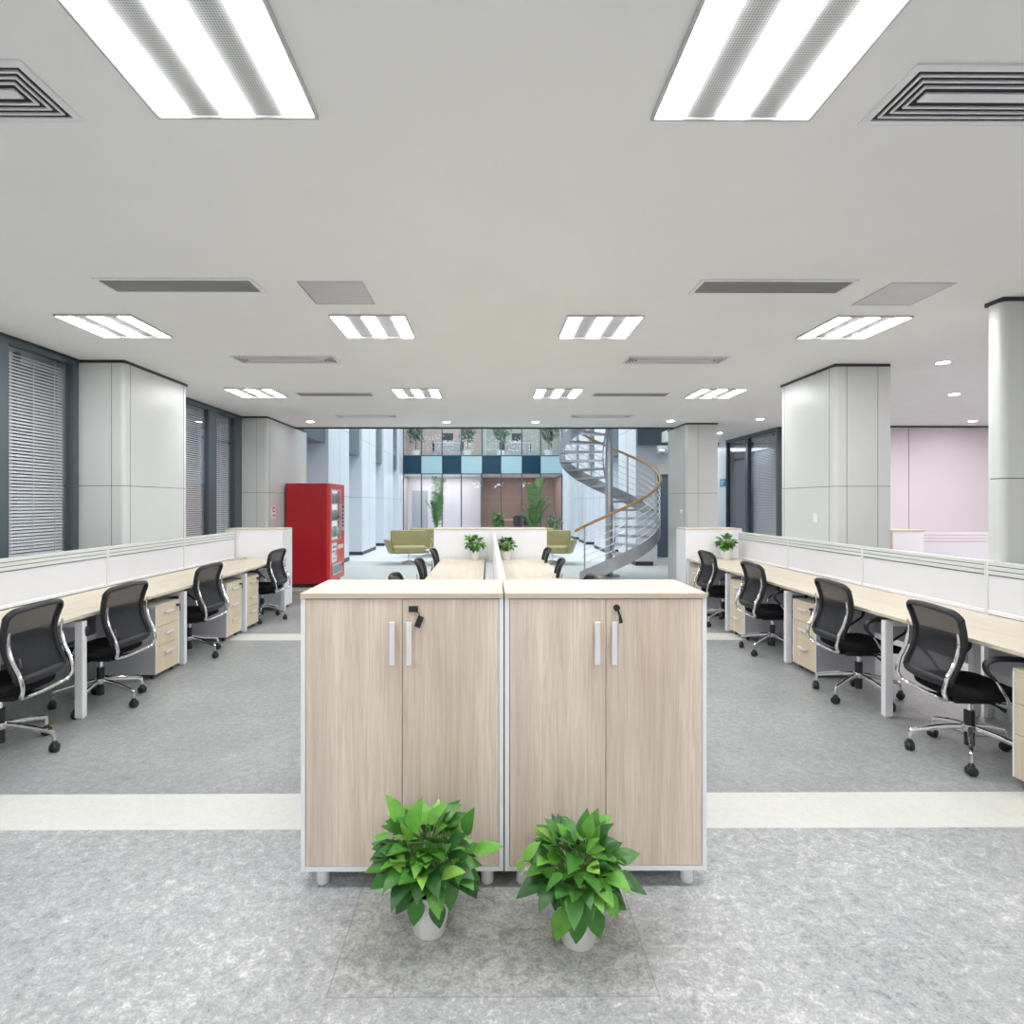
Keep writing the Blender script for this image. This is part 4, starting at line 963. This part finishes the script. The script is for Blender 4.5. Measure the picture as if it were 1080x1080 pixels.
# ------------------------------------------------------------------ palms, ficus and shrubs by the facade
def palm(x, y, H, lab, seed, spread=0.6, n=16):
    rnd = random.Random(seed); t = empty('potted_palm', (x, y, 0)); MB().lathe([(.16, 0), (.21, .35), (.22, .36), (.2, .36), (.01, .33)], n=20).build('pot', M_pot, t)
    m = MB(); st = MB()
    for i in range(n):
        az = i * 2.4 + rnd.uniform(-.2, .2); h = H * rnd.uniform(.42, 1.0); sp = spread * rnd.uniform(.45, 1)
        pts = smooth_path([(0, 0, .33), (sp * .22 * math.cos(az), sp * .22 * math.sin(az), h * .5), (sp * .6 * math.cos(az), sp * .6 * math.sin(az), h * .83), (sp * 1.0 * math.cos(az), sp * 1.0 * math.sin(az), h)], 7)
        st.tube(pts, [.012 * (1 - .7 * k / len(pts)) for k in range(len(pts))], 5)
        for k in range(8 if i % 3 else 5, len(pts)):
            T = (pts[k] - pts[k - 1]).normalized(); sd = T.cross(Vector((0, 0, 1))); sd = sd.normalized() if sd.length > .01 else Vector((1, 0, 0))
            for r_ in range(3):
                b = pts[k - 1].lerp(pts[k], r_ / 3)
                for s in (-1, 1):
                    Lf = .27 * rnd.uniform(.7, 1.1) * (1 - .5 * (k / len(pts)) ** 3); d = (sd * s + T * .7 + Vector((0, 0, rnd.uniform(-.6, .1)))).normalized()
                    e = b + d * Lf; wv = T * .006; mid = b.lerp(e, .5) + Vector((0, 0, .03)); m.add([b - wv, b + wv, mid + wv * 1.3, mid - wv * 1.3, e], [(0, 1, 2, 3), (3, 2, 4)], rnd.choice((0, 0, 1)))
    m.build('fronds', M_palm, t, angle=180); st.build('stems', M_stem, t); tag(t, lab, 'potted palm', 'palms by the glass facade')
palm(-1.93, 22.0, 2.55, 'slender potted palm by the glass facade on the left', 2, .42, 13)
palm(1.78, 22.3, 2.62, 'broad potted palm before the brown meeting room on the right', 6, .62, 18)
def bush(x, y, z, H, rad, cz, lab, name, mats, potm, n, seed, grp, cat, trunk=True, lw=.07):
    rnd = random.Random(seed); t = empty(name, (x, y, z)); MB().lathe([(.14, 0), (.19, .30), (.2, .32), (.18, .32), (.01, .29)], n=20).build('pot', potm, t)
    if trunk: MB().tube(smooth_path([(0, 0, .29), (.02, .01, H * .45), (-.01, 0, cz)], 4), .022, 8).build('trunk', M_tree, t)
    m = MB()
    for i in range(n):
        while True:
            v = Vector((rnd.uniform(-1, 1), rnd.uniform(-1, 1), rnd.uniform(-1, 1)))
            if .2 < v.length < 1: break
        k = .75 + .25 * math.sin(v.x * 5 + v.z * 4 + seed); p = Vector((v.x * rad * k, v.y * rad * k, cz + v.z * (H - cz) * k))
        leaf(m, p, Vector((v.x + rnd.uniform(-.5, .5), v.y + rnd.uniform(-.5, .5), rnd.uniform(-.8, .4))), Vector((0, 0, 1)), lw * rnd.uniform(.8, 1.4), lw * .6, rnd.choice((0, 0, 1)))
    m.build('foliage', mats, t, angle=180); tag(t, lab, cat, grp)
bush(0.38, 22.6, 0, 1.35, .34, .85, 'small leafy shrub in dark pot before the brown meeting room', 'potted_shrub', M_palm, M_potd, 420, 8, None, 'potted plant', lw=.10)
bush(2.45, 22.0, 0, 1.2, .34, .8, 'low pale-leaved shrub beside the broad palm', 'potted_shrub', M_fic, M_pot, 320, 9, None, 'potted plant', lw=.10)
for (x, lab, sd) in ((-3.28, 'leafy ficus tree upstairs behind glass, leftmost', 1), (-0.95, 'leafy ficus tree upstairs behind glass, second from the left', 2), (0.55, 'leafy ficus tree upstairs behind glass, third from the left', 3), (2.72, 'leafy ficus tree upstairs behind glass, nearest the stairs', 4)):
    bush(x, 26.3, 3.58, 1.75, .48, 1.15, lab, 'potted_ficus', M_fic, M_pot, 700, sd, 'ficus trees upstairs', 'potted tree', lw=.11)
# meeting room and upstairs furniture
def simple_chair(x, y, z, rz, lab, grp, col):
    t = empty('side_chair', (x, y, z), R(rz)); B(-.22, .22, -.22, .22, .42, .46).build('seat', col, t, bevel=.015)
    m = MB(); M = Matrix.Translation((0, .22, .5)) @ Matrix.Rotation(R(-8), 4, 'X'); m.box(-.22, .22, -.015, .015, 0, .42, mat=M); m.build('backrest', col, t, bevel=.015)
    for sx in (-1, 1):
        for sy in (-1, 1): MB().tube([(sx * .19, sy * .19, .42), (sx * .21, sy * .22, .0)], .012, 6).build('leg', M_silver, t)
        MB().tube([(sx * .2, .2, .44), (sx * .2, .23, .56)], .012, 6).build('back_post', M_silver, t)
    tag(t, lab, 'chair', grp)
t = empty('meeting_table', (1.35, 27.6, 0)); B(-.75, .75, -.45, .45, .71, .75).build('tabletop', WE, t, bevel=.01)
for sx in (-1, 1):
    for sy in (-1, 1): B(sx * .65 - .03, sx * .65 + .03, sy * .36 - .03, sy * .36 + .03, 0, .71).build('leg', M_dark, t)
tag(t, 'wooden meeting table inside the brown glazed room', 'table')
simple_chair(1.35, 26.85, 0, 180, 'dark chair at the meeting table, on its near side left', 'meeting room chairs', M_blk); simple_chair(1.85, 26.8, 0, 175, 'dark chair at the meeting table, on its near side right', 'meeting room chairs', M_blk); simple_chair(1.5, 28.4, 0, 0, 'dark chair at the meeting table, on its far side', 'meeting room chairs', M_blk)
for (x, lab) in ((-1.9, 'white office desk upstairs between the two left ficus trees'), (1.35, 'white office desk upstairs between the two right ficus trees')):
    t = empty('office_desk', (x, 27.2, 3.58)); B(-.6, .6, -.35, .35, .71, .75).build('tabletop', M_white, t)
    for sx in (-1, 1):
        for sy in (-1, 1): B(sx * .55 - .02, sx * .55 + .02, sy * .3 - .02, sy * .3 + .02, 0, .71).build('leg', M_silver, t)
    B(-.55, .55, -.34, -.32, .3, .71).build('modesty_panel', M_grey, t); tag(t, lab, 'desk', 'desks upstairs')
    mo = empty('monitor', (x, 27.2, 4.33)); B(-.26, .26, -.02, .02, .12, .45).build('screen', M_blk, mo, bevel=.005); B(-.03, .03, -.01, .01, .01, .12).build('neck', M_blk, mo); B(-.1, .1, -.08, .08, 0, .01).build('foot', M_blk, mo)
    tag(mo, 'black computer monitor on the upstairs desk, %s one' % ('left' if x < 0 else 'right'), 'monitor', 'monitors upstairs')
    simple_chair(x - .55, 27.95, 3.58, 10, 'dark chair upstairs left of the %s office desk' % ('left' if x < 0 else 'right'), 'chairs upstairs', M_blk)
    simple_chair(x + .45, 27.95, 3.58, -10, 'dark chair upstairs right of the %s office desk' % ('left' if x < 0 else 'right'), 'chairs upstairs', M_blk)
